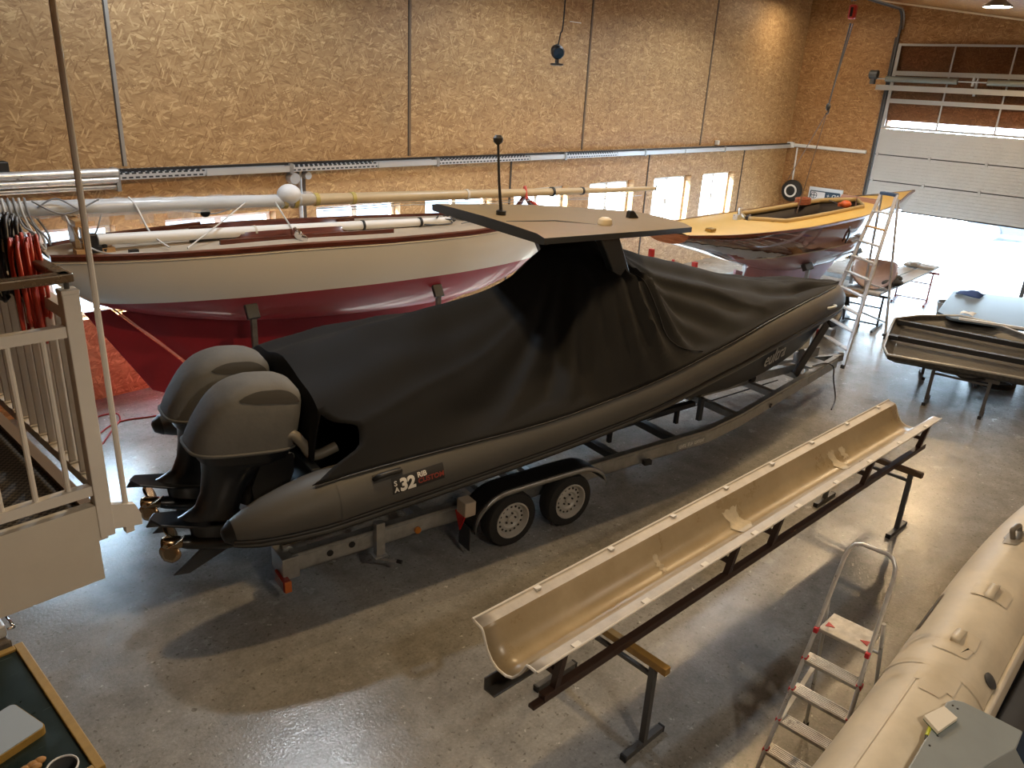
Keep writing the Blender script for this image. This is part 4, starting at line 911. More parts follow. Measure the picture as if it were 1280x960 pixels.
# brown A-frame with red lashing near the bow
af = thing('mast_trestle', 'brown wooden trestle with red lashing holding up the pale spar', 'trestle', MS @ Matrix.Translation((8.2, 0, 2.35)))
for dx, y in ((-.42, -.12), (.42, .12)): obj('leg', MB().bar((8.25+dx, y, 2.38), (8.25, 0, 2.70), .07, .05), M_teak, af, 0, frame=MS)
obj('red_lashing', MB().tube(smooth_path([(8.22, -.09, 2.66), (8.25, 0, 2.86), (8.32, .09, 2.68), (8.5, -.1, 2.52), (8.62, -.12, 2.40)], 6), .024, 7), mat('red_webbing', (.55, .07, .05), .6), af, 60, frame=MS)
mb = MB().lathe([(.10, 0), (.12, .06), (.08, .10)], (8.55, -.15, 2.37), (0, 0, 1), 14); tag(obj('rope_coil', mb, M_rope, frame=MS), 'small white coil on the foredeck beside the red lashing', 'coil')
# boom on the side deck
bo = thing('boom', 'white boom lying along the deck of the white keelboat', 'boom', MS @ Matrix.Translation((1.1, -.3, 2.5)))
def bz(s): return 2.60-.029*(s-1.07)
obj('spar', MB().tube([(1.12, -.32, bz(1.1)), (3.5, -.3, bz(3.5)), (6.35, -.28, bz(6.35))], [.068, .072, .06], 14), M_white, bo, 60, frame=MS)
mb = MB().box((1.06, -.33, bz(1.06)), (.10, .13, .15)); mb.box((1.08, -.35, bz(1.08)-.10), (.14, .08, .09)); obj('end_fitting', mb, M_black, bo, 0, frame=MS, bevel=.01)
obj('sail_track', MB().bar((2.2, -.30, bz(2.2)-.085), (5.8, -.28, bz(5.8)-.075), .04, .03), M_black, bo, 0, frame=MS)
for s in (3.05, 4.72, 5.75): obj('band', MB().cyl((s, -.3, bz(s)), (s+.03, -.3, bz(s)), .078, 14), M_offw if s < 4 else M_black, bo, frame=MS)
mb = MB(); random.seed(3)
for k in range(5):
    c = Vector((6.35+random.uniform(-.3, .15), -.3+random.uniform(-.12, .12), bz(6.3)+.02)); mb.tube([c+Vector((random.uniform(-.14, .14), random.uniform(-.1, .1), random.uniform(-.04, .08))) for _ in range(4)], .012, 6)
mb.tube([(6.1+.28*cos(a), -.3+.16*sin(a), 2.43) for a in [2*pi*k/16 for k in range(17)]], .012, 6); mb.tube(smooth_path([(6.4, -.25, 2.48), (6.75, -.1, 2.46), (6.9, -.3, 2.42), (6.5, -.42, 2.41)], 5), .007, 5)
obj('rigging_tangle', mb, M_dkgrey, bo, 60, frame=MS)
# block and shackle hung on the rail amidships
bc = thing('pulley_block', 'small chromed pulley block hanging at the side rail amidships', 'pulley', MS @ Matrix.Translation((3.56, -.45, 2.45)))
mb = MB()
for k in range(5): mb.lathe([(.02, -.02), (.05, -.015), (.05, .015), (.02, .02)], (3.56+.02*sin(k*2.), -.50-.05*k, 2.54-.02*k), (1, .4*k, .3), 12)
obj('block', mb, M_chrome, bc, 50, frame=MS)
# hung second block on a stay over the cockpit
tag(obj('stay_block', MB().ball((2.62, .2, 2.74), (.07, .05, .06), 10, 6), M_black, frame=MS), 'small black block hung on a stay over the cockpit', 'pulley')

# ---------------------------------------------------------------- varnished yacht with the yellow deck
MY = TR(11.0, 7.35, 0, rad(-3.2))
yb_ = thing('varnished_yacht', 'varnished mahogany yacht with yellow deck and pink keel near the door', 'sailing boat', MY)
YB = [(.85, .46), (1.4, .62), (2.2, .78), (3.2, .90), (4.6, .96), (6.6, .95), (8, .83), (9.3, .60), (10.4, .34), (11.3, .12), (11.9, .01)]
YZ = [(.85, 2.29), (2, 2.25), (4.5, 2.23), (6, 2.25), (7.5, 2.29), (9.5, 2.34), (11.9, 2.44)]
YC = [(.85, 2.10), (2.17, 1.76), (3.2, 1.48), (4.2, 1.24), (5.5, 1.09), (7, 1.08), (8, 1.16), (8.8, 1.28), (9.6, 1.44), (10.4, 1.68), (11.1, 1.96), (11.6, 2.22), (11.9, 2.41)]
st = stations(.85, 11.9, 50)
M_yhull = two_tone('mahogany_and_pink_hull', (.150, .042, .020), (.36, .19, .20), (.55, .46, .36), 1.66, .0, .035, .10, 1.0, wood_top=(.07, .017, .009))
mb = MB().loft(hull_rings(st, YB, YZ, YC, .80, 1.1, 13), False, False); obj('hull', mb, M_yhull, yb_, 60, frame=MY)
R0 = hull_rings([.85], YB, YZ, YC, .80, 1.1, 13)[0]; mb = MB().add(R0, [tuple(range(25))]); obj('transom', mb, wood('orange_mahogany', (.30, .11, .04), (.17, .05, .02), 3, .18, 1, .5), yb_, 0, frame=MY, thick=.02)
M_pink = mat('pink_antifouling', (.52, .27, .29), .6, noise=.15, nscale=1.5)
obj('keel', fin([(3.6, 6.4, .15, .22), (3.6, 6.9, .16, .5), (3.65, 7.7, .12, .9), (3.7, 8.1, .10, 1.14), (3.8, 8.3, .05, 1.3)], 28), M_pink, yb_, 60, frame=MY)
obj('rudder', MB().prism([(3.2, -.03, .45), (3.56, -.03, .3), (3.62, -.03, 1.25), (3.35, -.03, 1.32)], (0, .06, 0)), M_pink, yb_, 0, frame=MY, bevel=.01)
obj('rudder_gap', MB().bar((4.2, -.145, .3), (4.2, -.125, 1.1), .07, .01, (0, 1, 0)), M_teak, yb_, 0, frame=MY)
M_ydeck = mat('yellow_deck_paint', (.62, .42, .12), .45, noise=.05, nscale=2)
YW = (3.5, 8.35, lambda s: .50*min(1, max(0, (s-3.45)*1.6), max(0, (8.4-s)*1.3)))
obj('deck', deck_grid(stations(.85, 11.88, 90), YB, YZ, YW, .06, 30), M_ydeck, yb_, 60, frame=MY, weld=True)
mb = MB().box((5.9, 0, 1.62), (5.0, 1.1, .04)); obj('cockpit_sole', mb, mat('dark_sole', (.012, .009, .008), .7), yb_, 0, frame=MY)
mb = MB()
for side in (-1, 1): mb.grid([[at_deck(YB, YZ, s, side*max(.02, YW[2](s)+.01), dz, .06) for dz in (-.03, .075)] for s in stations(3.48, 8.38, 40)])
obj('cockpit_coaming', mb, mat('pale_coaming', (.42, .30, .13), .4), yb_, 50, frame=MY, thick=.025)
mb = MB()
for side in (-1, 1): mb.grid([[at_deck(YB, YZ, s, side*max(.02, YW[2](s)+.03), dz, .06) for dz in (-.66, -.02)] for s in stations(3.46, 8.40, 40)])
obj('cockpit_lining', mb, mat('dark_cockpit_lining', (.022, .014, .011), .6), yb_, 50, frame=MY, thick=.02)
mb = MB()
for side in (-1, 1): mb.loft([[Vector((s, side*(max(.005, interp(YB, s))+o_), interp(YZ, s)+dz)) for o_, dz in ((-.03, .012), (.014, .012), (.014, -.035), (-.01, -.035))] for s in st])
obj('rubbing_rail', mb, M_teak, yb_, 40, frame=MY)
mb = MB().box((8.5, -.05, 2.37), (.05, .95, .18)); mb.box((8.42, -.05, 2.33), (.04, .9, .2)); obj('mast_partner_board', mb, mat('pale_red_board', (.40, .22, .16), .4), yb_, 0, frame=MY)
P = []
for i in range(26):                      # masking film taped along the lower topsides aft
    s = .9+2.9*i/25; b = interp(YB, s); zs = interp(YZ, s); zc = interp(YC, s); row = []
    for k in range(4):
        f = [.95, .62, .5, .40][k]+.07*noise.noise(Vector((s*6, k, 2))); a = f*pi/2
        row.append(Vector((s, -b*cos(a)**.80-.014, zs-(zs-zc)*sin(a)**1.1)))
    row = [p for p in row]; P.append(row)
P = [[p if p.z > 1.67 else Vector((p.x, p.y-.0, max(p.z, 1.68))) for p in r] for r in P]
obj('masking_film', MB().grid(P), mat('grey_masking_film', (.36, .37, .38), .3, bump=.3, bscale=30), yb_, 60, frame=MY)
mb = MB().tube(smooth_path([(6.05+.012*k, -.93+0*k, 2.20-.06*k) for k in range(3)]+[(6.1, -.955, 1.95), (6.12, -.9, 1.75)], 5), .02, 6); obj('side_strap', mb, M_black, yb_, 60, frame=MY)
obj('deck_vent', MB().box(at_deck(YB, YZ, 1.6, -.4, .03, .06), (.18, .12, .05)), mat('brass', (.45, .30, .10), .3, .8), yb_, 0, frame=MY, bevel=.01)
# clutter on the deck
random.seed(11)
def clutter(name, lab, cat, s, t, parts):
    r = thing(name, lab, cat, MY @ Matrix.Translation(at_deck(YB, YZ, s, t, .0, .06)))
    for nm, mb_, m in parts: obj(nm, mb_, m, r, 50, frame=MY)
p = at_deck(YB, YZ, 3.3, .12, .0, .06)
clutter('deck_fittings', 'small pile of metal fittings on the yellow deck aft of the open cockpit', 'fittings', 3.3, .1, [
    ('clamp', MB().box(p+Vector((0, 0, .05)), (.12, .1, .10)).cyl(p+Vector((.1, 0, .04)), p+Vector((.1, 0, .22)), .03, 10), M_alu),
    ('turnbuckle', MB().cyl(p+Vector((.18, -.1, .04)), p+Vector((.42, -.05, .06)), .03, 8).cyl(p+Vector((.2, .1, .03)), p+Vector((.28, .12, .2)), .02, 8), M_black)])
p = at_deck(YB, YZ, 6.75, .52, 0, .06)
mb = MB()
for k in range(4): mb.tube([p+Vector((.24*cos(a), .13*sin(a), .03+.035*k)) for a in [2*pi*j/18 for j in range(19)]], .022, 6)
tag(obj('rope_coil', mb, mat('rust_rope', (.30, .09, .04), .8), frame=MY), 'rusty brown rope coil on the far side deck of yellow yacht', 'rope coil')
p = at_deck(YB, YZ, 7.15, -.30, 0, .06)
mb = MB().ball(p+Vector((0, 0, .08)), (.13, .12, .09), 14, 8).box(p+Vector((.1, .1, .05)), (.2, .16, .08)); tag(obj('power_sander', mb, mat('orange_tool', (.55, .10, .02), .4), frame=MY), 'orange hand tool lying at the cockpit edge of yellow yacht', 'tool')
mb = MB().tube(smooth_path([at_deck(YB, YZ, s, t, .02, .06) for s, t in ((7.2, -.25), (7.6, .2), (8.0, .5), (8.6, .35), (9.4, .3), (9.8, .0))], 6), .012, 5); tag(obj('tool_cable', mb, M_dkgrey, None, 60, frame=MY), 'thin dark cable trailing across the yellow foredeck', 'cable')
mb = MB().box((7.6, .1, 2.08), (.9, .35, .06), Matrix.Rotation(.3, 3, 'Z')).box((7.3, .2, 2.14), (.5, .08, .04)); tag(obj('dark_toolbox', mb, M_black, None, 0, frame=MY, bevel=.01), 'dark tool tray inside the open cockpit of the yellow yacht', 'tool tray')
# ================================================================== UNDER AND AROUND THE YELLOW YACHT
# cradle trailer with red uprights and pale frame
yt = thing('yacht_trailer', 'trailer with red uprights and pale frame under the varnished yacht', 'trailer', MY)
for t in (-.75, .75): obj('frame_rail', MB().bar((-.6, t, .55), (8.6, t, .55), .09, .14), M_galv, yt, 0, frame=MY)
for s in (-.4, 1.4, 3.2, 5.2, 7.0, 8.4): obj('cross_beam', MB().bar((s, -.75, .55), (s, .75, .55), .10, .10), M_galv, yt, 0, frame=MY)
for s, h, t, w_ in ((-.36, 2.22, -.6, .07), (.27, 1.98, -.6, .035), (.93, 1.86, -.6, .075)): obj('red_upright', MB().bar((s, t, .6), (s, t, h), w_, w_, (1, 0, 0)), M_red, yt, 0, frame=MY)
for s, h, t in ((5.0, 1.34, -.72), (5.0, 1.34, .72), (7.6, 1.38, -.6), (7.6, 1.38, .6)):
    u = obj('upright', MB().bar((s, t, .6), (s, t, h-.06), .07, .07, (1, 0, 0)), M_galv, yt, 0, frame=MY)
    obj('hull_pad', MB().box((s, t*.97, h-.02), (.32, .10, .14), Matrix.Rotation(rad(30 if t > 0 else -30), 3, 'X')), M_black, u, 0, frame=MY, bevel=.01)
for s in (4.75, 5.75):
    obj('axle', MB().bar((s, -1.0, .33), (s, 1.0, .33), .08, .08), M_galv, yt, 0, frame=MY)
    for side in (-1, 1): wheel((s, side*1.10, .33), side, .33, .20, yt, MY, 10)
for side in (-1, 1):
    prof = smooth_path([(4.25, 0, .42), (4.4, 0, .66), (4.75, 0, .76), (5.75, 0, .76), (6.1, 0, .66), (6.25, 0, .42)], 5)
    obj('mudguard', MB().grid([[(q.x, side*t, q.z) for t in (.96, 1.22)] for q in prof]), M_black, yt, 50, frame=MY, thick=.012)
for s, t in ((.6, .55), (1.9, -.2), (2.6, .45)): obj('support_arm', MB().bar((s, t, .6), (s+.5, t+.15, .95), .05, .05), M_alu, yt, 0, frame=MY)
# stuff stored under the stern: planks, grey hub cap wheel
q = lambda s, t, z: (MY @ Vector((s, t, z)))
for k, (s, t, z, ln, lab) in enumerate(((.9, .62, .66, 2.6, 'white painted plank lying on the trailer frame under the yacht stern, outer one'), (.8, .3, .66, 2.4, 'white painted plank lying on the trailer frame under the yacht stern, inner one'))):
    tag(obj('plank', MB().box((s, t, z), (ln, .16, .05), Matrix.Rotation(.1*k-.05, 3, 'Z')), M_white, None, 0, frame=MY, bevel=.005), lab, 'plank')
mb = MB().lathe([(.06, 0), (.2, .03), (.26, .07), (.28, .12), (.2, .13)], (2.0, -.45, .75), (0, -1, .4), 22); tag(obj('hub_disc', mb, M_offw, None, 50, frame=MY), 'cream disc wheel leaning on the trailer under the yacht stern', 'disc')
# ---- tall aluminium step ladder
F1, F2 = onZ(1016, 433), onZ(1053, 460); B1, B2 = onZ(1072, 408), onZ(1106, 424); T1, T2 = onZ(1102, 241, 2.90), onZ(1121, 244, 2.90)
ld = thing('step_ladder', 'tall aluminium step ladder standing open at the bow of the varnished yacht', 'ladder', (15.5, 5.2, 0))
for a, b in ((F1, T1), (F2, T2)): obj('front_rail', MB().bar(a, b, .035, .085, (F2-F1)), M_alu, ld, 0, bevel=.005)
for a, b in ((B1, T1+Vector((.08, .02, -.08))), (B2, T2+Vector((.08, -.02, -.08)))): obj('rear_rail', MB().bar(a, b, .03, .06, (F2-F1)), M_alu, ld, 0, bevel=.005)
for k in range(1, 10):
    f = k/10.2; a = F1.lerp(T1, f); b = F2.lerp(T2, f); st_ = MB().bar(a, b, .10, .03, (0, 0, 1)); obj('step', st_, M_alu if k != 8 else M_pine, ld, 0, bevel=.004)
mb = MB().bar(T1, T2, .14, .06); obj('top_cap', mb, mat('blue_cap', (.03, .07, .16), .4), ld, 0, bevel=.01)
for f in (.12, .35): obj('rear_brace', MB().bar(B1.lerp(T1, f), B2.lerp(T2, f), .03, .03), M_alu, ld, 0)
for p in (F1, F2, B1, B2): obj('rubber_foot', MB().box(p+Vector((0, 0, .03)), (.06, .06, .06)), M_black, ld, 0)
# ---- plank bench on a red pipe trestle, and a second trestle nearer
M_redt = mat('dull_red_pipe', (.33, .11, .12), .5); M_plk = mat('grey_plank', (.44, .45, .46), .5, noise=.12, nscale=4)
def pipe_trestle(name, lab, x, y, h, w, ang, m):
    M = TR(x, y, 0, ang); t = thing(name, lab, 'trestle', M)
    obj('top_bar', MB().bar((0, -w/2, h-.03), (0, w/2, h-.03), .05, .05), m, t, 0, frame=M)
    for sy in (-1, 1):
        obj('leg', MB().bar((0, sy*w*.36, .03), (0, sy*w*.36, h-.06), .04, .04, (1, 0, 0)), m, t, 0, frame=M); obj('foot', MB().bar((-.42, sy*w*.36, .025), (.42, sy*w*.36, .025), .05, .05), m, t, 0, frame=M)
    obj('brace', MB().bar((0, -w*.36, h*.62), (0, w*.36, h*.62), .03, .03), m, t, 0, frame=M)
    obj('low_brace', MB().bar((0, -w*.36, h*.12), (0, w*.36, h*.12), .03, .03), m, t, 0, frame=M)
    return t
pipe_trestle('pipe_trestle', 'dull red pipe trestle at the far end of the grey plank bench', 20.7, 5.55, .80, 1.0, rad(8), M_redt)
pipe_trestle('pipe_trestle', 'dark pipe trestle behind the tall step ladder', 17.35, 5.55, .74, 1.0, rad(5), M_dkgrey)
for k, (dy, lab) in enumerate(((-.24, 'grey plank of the bench towards the tub, nearer one'), (.10, 'grey plank of the bench on the yacht side'))):
    tag(obj('bench_plank', MB().bar((16.9, 5.55+dy, .83 if k else .83), (20.95, 5.62+dy, .83), .30, .05), M_plk, None, 0, bevel=.006), lab, 'plank')
mb = MB().box((20.75, 5.5, .90), (.45, .7, .05)).box((20.6, 5.6, .95), (.3, .16, .06)); tag(obj('board_offcut', mb, mat('stained_board', (.30, .27, .22), .6), None, 0), 'stained board offcuts on the far end of the plank bench', 'board')
# pinkish curved tender shell standing on the bench
MT_ = TR(18.05, 5.72, .86, rad(18)); P = []
for i in range(13):
    s = -.95+1.9*i/12; w_ = .42*(1-max(0, (s-.1)/.86)**2.2)+.02; d_ = .40*(1-.5*max(0, (s)/.95)**2)
    P.append([Vector((s, w_*cos(a), d_*(1-sin(a))*1.0+.02+.12*max(0, s)**2)) for a in [pi*k/12 for k in range(13)]])
P2 = [[Vector((p.x, p.y, p.z)) for p in r] for r in P]
sh = obj('tender_shell', MB().grid(P2), mat('pink_grey_primer', (.33, .25, .24), .5, noise=.2, nscale=4), None, 50, frame=MT_, thick=.025)
tag(sh, 'curved pinkish boat shell standing on the plank bench behind step ladder', 'boat shell')
mb = MB()
random.seed(5)
for k in range(6): mb.ball((18.0+random.uniform(-.4, .35), 5.25+random.uniform(-.08, .08), .91+random.uniform(0, .06)), (.18, .12, .07), 10, 6)
tag(obj('dark_cloth_heap', mb, mat('dark_cloth', (.03, .032, .035), .8), None, 60), 'dark heap of cloth on the plank bench below the pink shell', 'cloth')
mb = MB().box((16.75, 5.75, .80), (.7, .55, .05), Matrix.Rotation(.2, 3, 'Z')).box((16.5, 5.6, .86), (.5, .3, .04), Matrix.Rotation(-.2, 3, 'Z')); tag(obj('board_offcut', mb, mat('brown_board', (.28, .18, .09), .6), None, 0), 'brown board offcuts on the dark trestle behind step ladder', 'board')
# ---- shallow aluminium tray (a flat boat bottom) on two trestles
a, b, c, d_ = onZ(1105, 440, .72), onZ(1128, 400, .74), onZ(1255, 408, .74), onZ(1280, 478, .70)
tg = thing('metal_tray', 'large shallow grey metal tray with ribs on steel trestles', 'tray', (14.5, 3, .6))
outl = [tuple(onZ(x, y, .74)[:2]) for x, y in ((1105, 437), (1111, 418), (1119, 401), (1150, 397.5), (1199, 397.5), (1242, 407), (1290, 425), (1345, 455), (1330, 484), (1285, 477), (1220, 465.5), (1160, 455), (1110, 446))]
# keep it convex and long; rim up, floor down
cx = sum(p[0] for p in outl)/len(outl); cy = sum(p[1] for p in outl)/len(outl)
def ringz(f, z): return [Vector((cx+(x-cx)*f, cy+(y-cy)*f, z)) for x, y in outl]
M_tray2 = mat('worn_tray_inside', (.075, .071, .064), .42, .3, noise=.35, nscale=5, nrough=.12); M_tryout = mat('tray_outside', (.40, .39, .36), .4, .5, noise=.2, nscale=6)
mb = MB().loft([ringz(.88, .615), ringz(1.0, .70), ringz(1.015, .775), ringz(1.0, .775), ringz(.985, .705), ringz(.88, .632)], True, False); mb.add(ringz(.88, .632), [tuple(range(13))]); mb.add(ringz(.88, .615), [tuple(range(12, -1, -1))])
nt = M_tray2.node_tree; N = nt.nodes; L = nt.links; wv = N.new('ShaderNodeTexWave'); wv.wave_type = 'RINGS'; wv.rings_direction = 'SPHERICAL'; wv.inputs['Scale'].default_value = 4.5; wv.inputs['Distortion'].default_value = 2.5
tcn = N.new('ShaderNodeTexCoord'); mpn = N.new('ShaderNodeMapping'); mpn.inputs['Location'].default_value = (.9, -.15, 0); L.new(tcn.outputs['Object'], mpn.inputs[0]); L.new(mpn.outputs[0], wv.inputs['Vector'])
prev = N['Principled BSDF'].inputs['Base Color'].links[0].from_socket; mxn = N.new('ShaderNodeMix'); mxn.data_type = 'RGBA'; mxn.blend_type = 'MULTIPLY'; mxn.inputs[0].default_value = .35
L.new(prev, mxn.inputs[6]); L.new(wv.outputs['Color'], mxn.inputs[7]); L.new(mxn.outputs[2], N['Principled BSDF'].inputs['Base Color'])
obj('pan', mb, M_tray2, tg, 20)
mb = MB().tube(ringz(1.012, .78), .022, 8, closed=True); obj('rim', mb, M_tryout, tg, 60)
for p, q_ in (((1106, 419), (1283, 453)), ((1122, 402), (1288, 434))):
    A = onZ(*p, .735); B = onZ(*q_, .735); A.z = B.z = .735; obj('rib', MB().bar(A, B, .10, .09), M_black, tg, 0, bevel=.008)
obj('front_bar', MB().bar(onZ(1103, 418, .77), onZ(1122, 422, .77), .05, .04), M_black, tg, 0)
M_leg = mat('trestle_steel', (.12, .12, .12), .45, .5)
def steel_trestle(lab, pts, h, ang, grp, topm=None):
    """pts: the two foot positions"""
    A, B = [Vector((p[0], p[1], 0)) for p in pts]; M = Matrix.Translation((A+B)/2); t = thing('steel_trestle', lab, 'trestle', M, grp)
    dr = (B-A).normalized(); nm = Vector((-dr.y, dr.x, 0))
    obj('top_beam', MB().bar(A-dr*.12+Vector((0, 0, h-.03)), B+dr*.12+Vector((0, 0, h-.03)), .06, .06), topm or M_leg, t, 0, bevel=.004)
    for p in (A, B):
        l = obj('leg', MB().bar(p+Vector((0, 0, .04)), p+Vector((0, 0, h-.06)), .05, .05, nm), M_leg, t, 0, bevel=.004)
        obj('foot_bar', MB().bar(p-nm*.22+Vector((0, 0, .025)), p+nm*.22+Vector((0, 0, .025)), .05, .05), M_leg, l, 0, bevel=.004)
        for s_ in (-1, 1): obj('foot_cap', MB().bar(p+nm*s_*.22+Vector((0, 0, .026)), p+nm*s_*.235+Vector((0, 0, .026)), .053, .053), M_black, l, 0)
    obj('brace', MB().bar(A+Vector((0, 0, h*.82)), B+Vector((0, 0, h*.82)), .03, .03), M_leg, t, 0)
    return t
steel_trestle('steel trestle under the near long side of the metal tray', [onZ(1157, 502), onZ(1226, 519)], .62, 0, None)
steel_trestle('steel trestle under the far end of the metal tray', [onZ(1152, 470), onZ(1216, 480)], .62, 0, None)
mb = MB().ball((13.78, 2.62, .59), (.09, .04, .03), 12, 6).ball((13.7, 2.42, .59), (.07, .04, .03), 12, 6); mb.tube(smooth_path([(13.6, 2.75, .62), (13.62, 2.62, .55), (13.62, 2.45, .56), (13.6, 2.3, .62)], 5), .025, 7)
tag(obj('lashing_strap', mb, M_black, None, 60), 'black strap dangling below the edge of the metal tray', 'strap')
p = onZ(1243, 480); mb = MB()
for k in range(2): mb.tube([p+Vector((.36*cos(a)+.01*k, .30*sin(a), .03+.045*k)) for a in [2*pi*j/28 for j in range(28)]], .028, 8, closed=True)
tag(obj('hose_ring', mb, M_rubber, None, 60), 'black hose coiled in a ring on the floor under the metal tray', 'hose')
# ---- pale blue-grey work table further right, with rag and paper
tb = thing('work_table', 'pale blue grey work table behind the metal tray', 'table', (18, 3.3, 0))
M_ptab = mat('pale_table_top', (.085, .115, .145), .35, noise=.06, nscale=3)
tp = [(16.45, 3.62), (16.75, 3.95), (19.1, 4.30), (19.8, 3.0), (19.5, 1.3), (17.2, 1.15)]
obj('table_top', MB().prism([(x, y, .74) for x, y in tp], (0, 0, .05)), M_ptab, tb, 0, bevel=.01)
obj('edge_strip', MB().bar((16.5, 3.50, .80), (17.2, 1.2, .80), .05, .04), M_white, tb, 0)
for x, y in ((16.8, 3.3), (17.25, 1.6), (19.0, 3.9), (19.2, 1.7)): obj('leg', MB().bar((x, y, 0), (x, y, .74), .06, .06, (1, 0, 0)), M_leg, tb, 0)
obj('brace', MB().bar((16.8, 3.3, .35), (17.25, 1.6, .35), .04, .04), M_leg, tb, 0)
p = onZ(1212, 368, .80); mb = MB()
random.seed(8); P = [[Vector((p.x-.22+.11*i, p.y-.25+.12*j, .80+.06*abs(noise.noise(Vector((i*.8, j*.8, 1))))+(.06 if 1 < i < 4 and 0 < j < 3 else 0))) for j in range(5)] for i in range(5)]
tag(obj('blue_rag', MB().grid(P), mat('blue_cloth', (.02, .06, .22), .8), None, 60, thick=.012), 'crumpled dark blue rag on the pale work table', 'rag')
p = onZ(1210, 393, .80); P = [[Vector((p.x-.12+.08*i, p.y-.12+.08*j, .803+.04*abs(sin(i*1.3+j)))) for j in range(4)] for i in range(4)]
tag(obj('paper_towel', MB().grid(P), M_white, None, 40, thick=.004), 'crumpled white paper at the edge of the pale work table', 'paper')
p = onZ(1182, 404); mb = MB().lathe([(.22, 0), (.27, .46), (.28, .48), (.265, .48), (.21, .02)], p, (0, 0, 1), 22, True)
bk2 = thing('bucket', 'pale grey bucket on the floor between metal tray and work table', 'bucket', p); obj('body', mb, M_galv, bk2, 50)
obj('contents', MB().cyl(p+Vector((0, 0, .38)), p+Vector((0, 0, .40)), .25, 20), M_dkgrey, bk2)
p = onZ(1276, 372); tag(obj('steel_post', MB().bar(p, p+Vector((.0, 0, 1.05)), .09, .09, (1, 0, 0)), M_dkgrey, None, 0, bevel=.006), 'short dark steel post behind the pale work table', 'post')
# ---- hoist hanging over the yacht
hx, hy = 17.0, 6.95; p = onX(1066, 15, hx); hy = p.y
h = thing('hoist', 'red hoist block with long slings reaching down to the yellow deck', 'hoist', (hx, hy, p.z))
obj('hoist_block', MB().box((hx, hy, p.z), (.13, .14, .26)), M_red, h, 0, bevel=.03)
obj('hoist_side', MB().box((hx, hy, p.z), (.15, .06, .18)), M_black, h, 0, bevel=.02)
mb = MB().tube([(hx, hy, p.z+.2), (hx, hy, ceil_z(hy))], .03, 6).tube([(hx+.1, hy+.1, p.z+.2), (hx+.1, hy+.1, ceil_z(hy))], .012, 6); obj('hoist_hanger', mb, M_dkgrey, h)
k = onX(1033, 140, hx); k.y = (k.y*.5+hy*.5)
k = Vector((hx, onX(1034, 140, hx).y, onX(1034, 140, hx).z))
mb = MB().tube([(hx, hy, p.z-.2), k+Vector((0, 0, .12))], .016, 6).tube([(hx+.12, hy, p.z-.2), k+Vector((.03, .02, .12))], .012, 6); obj('hoist_chain', mb, M_dkgrey, h)
mb = MB().ball(k+Vector((0, 0, .1)), (.05, .05, .08), 10, 6); mb.tube([k+Vector((.06*sin(a), 0, .0-.06*cos(a)+.02)) for a in [rad(-30+30*j) for j in range(9)]], .018, 6); obj('hook', mb, M_black, h, 60)
e1 = onY(1022, 262, 6.85); e2 = onY(985, 224, 10.6)
for e_ in (Vector((16.4, 7.0, 2.30)), e2): obj('sling', MB().tube([k, k.lerp(e_, .5), e_], .011, 6), mat('brown_sling', (.12, .07, .04), .7), h)
# ---- black camera hanging on its cable
p = onY(697, 65, 8.2)
cmr = thing('hanging_camera', 'small black round camera hanging on a cable before the wall', 'camera', p)
mb = MB().lathe([(.05, -.09), (.095, -.07), (.10, .04), (.08, .07)], p, Vector((-.55, -.75, -.25)), 20); obj('camera_body', mb, M_black, cmr)
mb = MB().lathe([(.075, -.075), (.0, -.085)], p+Vector((.0, .0, 0)), Vector((.55, .75, .25)), 18); obj('lens', mb, mat('blue_glass_lens', (.02, .05, .10), .1), cmr)
mb = MB().cyl(p+Vector((0, 0, -.08)), p+Vector((0, 0, -.17)), .03, 10).lathe([(.02, 0), (.10, -.01), (.10, -.03), (.07, -.04)], p+Vector((0, 0, -.15)), (0, 0, 1), 18); obj('stand_foot', mb, M_black, cmr)
mb = MB().tube(smooth_path([p+Vector((0, 0, .09)), p+Vector((.05, .01, .25)), p+Vector((.09, .0, .5)), p+Vector((.09, 0, ceil_z(8.2)-p.z))], 6), .011, 6); obj('cable', mb, M_black, cmr)
obj('label_stick', MB().box(p+Vector((.2, -.14, .42)), (.26, .01, .012)), M_white, cmr, 0)
# ---- ceiling lamps that show
def ceiling_lamp(px, py, lab):
    v = ray(px, py); t = (5.95-.30-H)/(v.z-.142*v.y); p = EYE+v*t
    c = thing('ceiling_lamp', lab, 'lamp', (p.x, p.y, p.z))
    mb = MB().lathe([(.03, .30), (.05, .14), (.14, .09), (.24, .02), (.25, 0), (.235, .0)], p, (0, 0, 1), 22, False); obj('lamp_shade', mb, mat('lamp_housing', (.30, .29, .27), .4), c, 50)
    obj('lamp_disc', MB().lathe([(.23, .02), (.0, .015)], p, (0, 0, 1), 22, False), mat('lamp_glow', (1, .93, .8), .5, emit=120, emitcol=(1, .86, .66, 1)), c, 0)
    obj('lamp_rod', MB().cyl(p+Vector((0, 0, .3)), p+Vector((0, 0, .34)), .02, 8), M_galv, c)
    return p
LP1 = ceiling_lamp(1247, 9, 'glowing round ceiling lamp above the sectional door')
LP2 = ceiling_lamp(1020, -2, 'glowing round ceiling lamp high in the far corner')
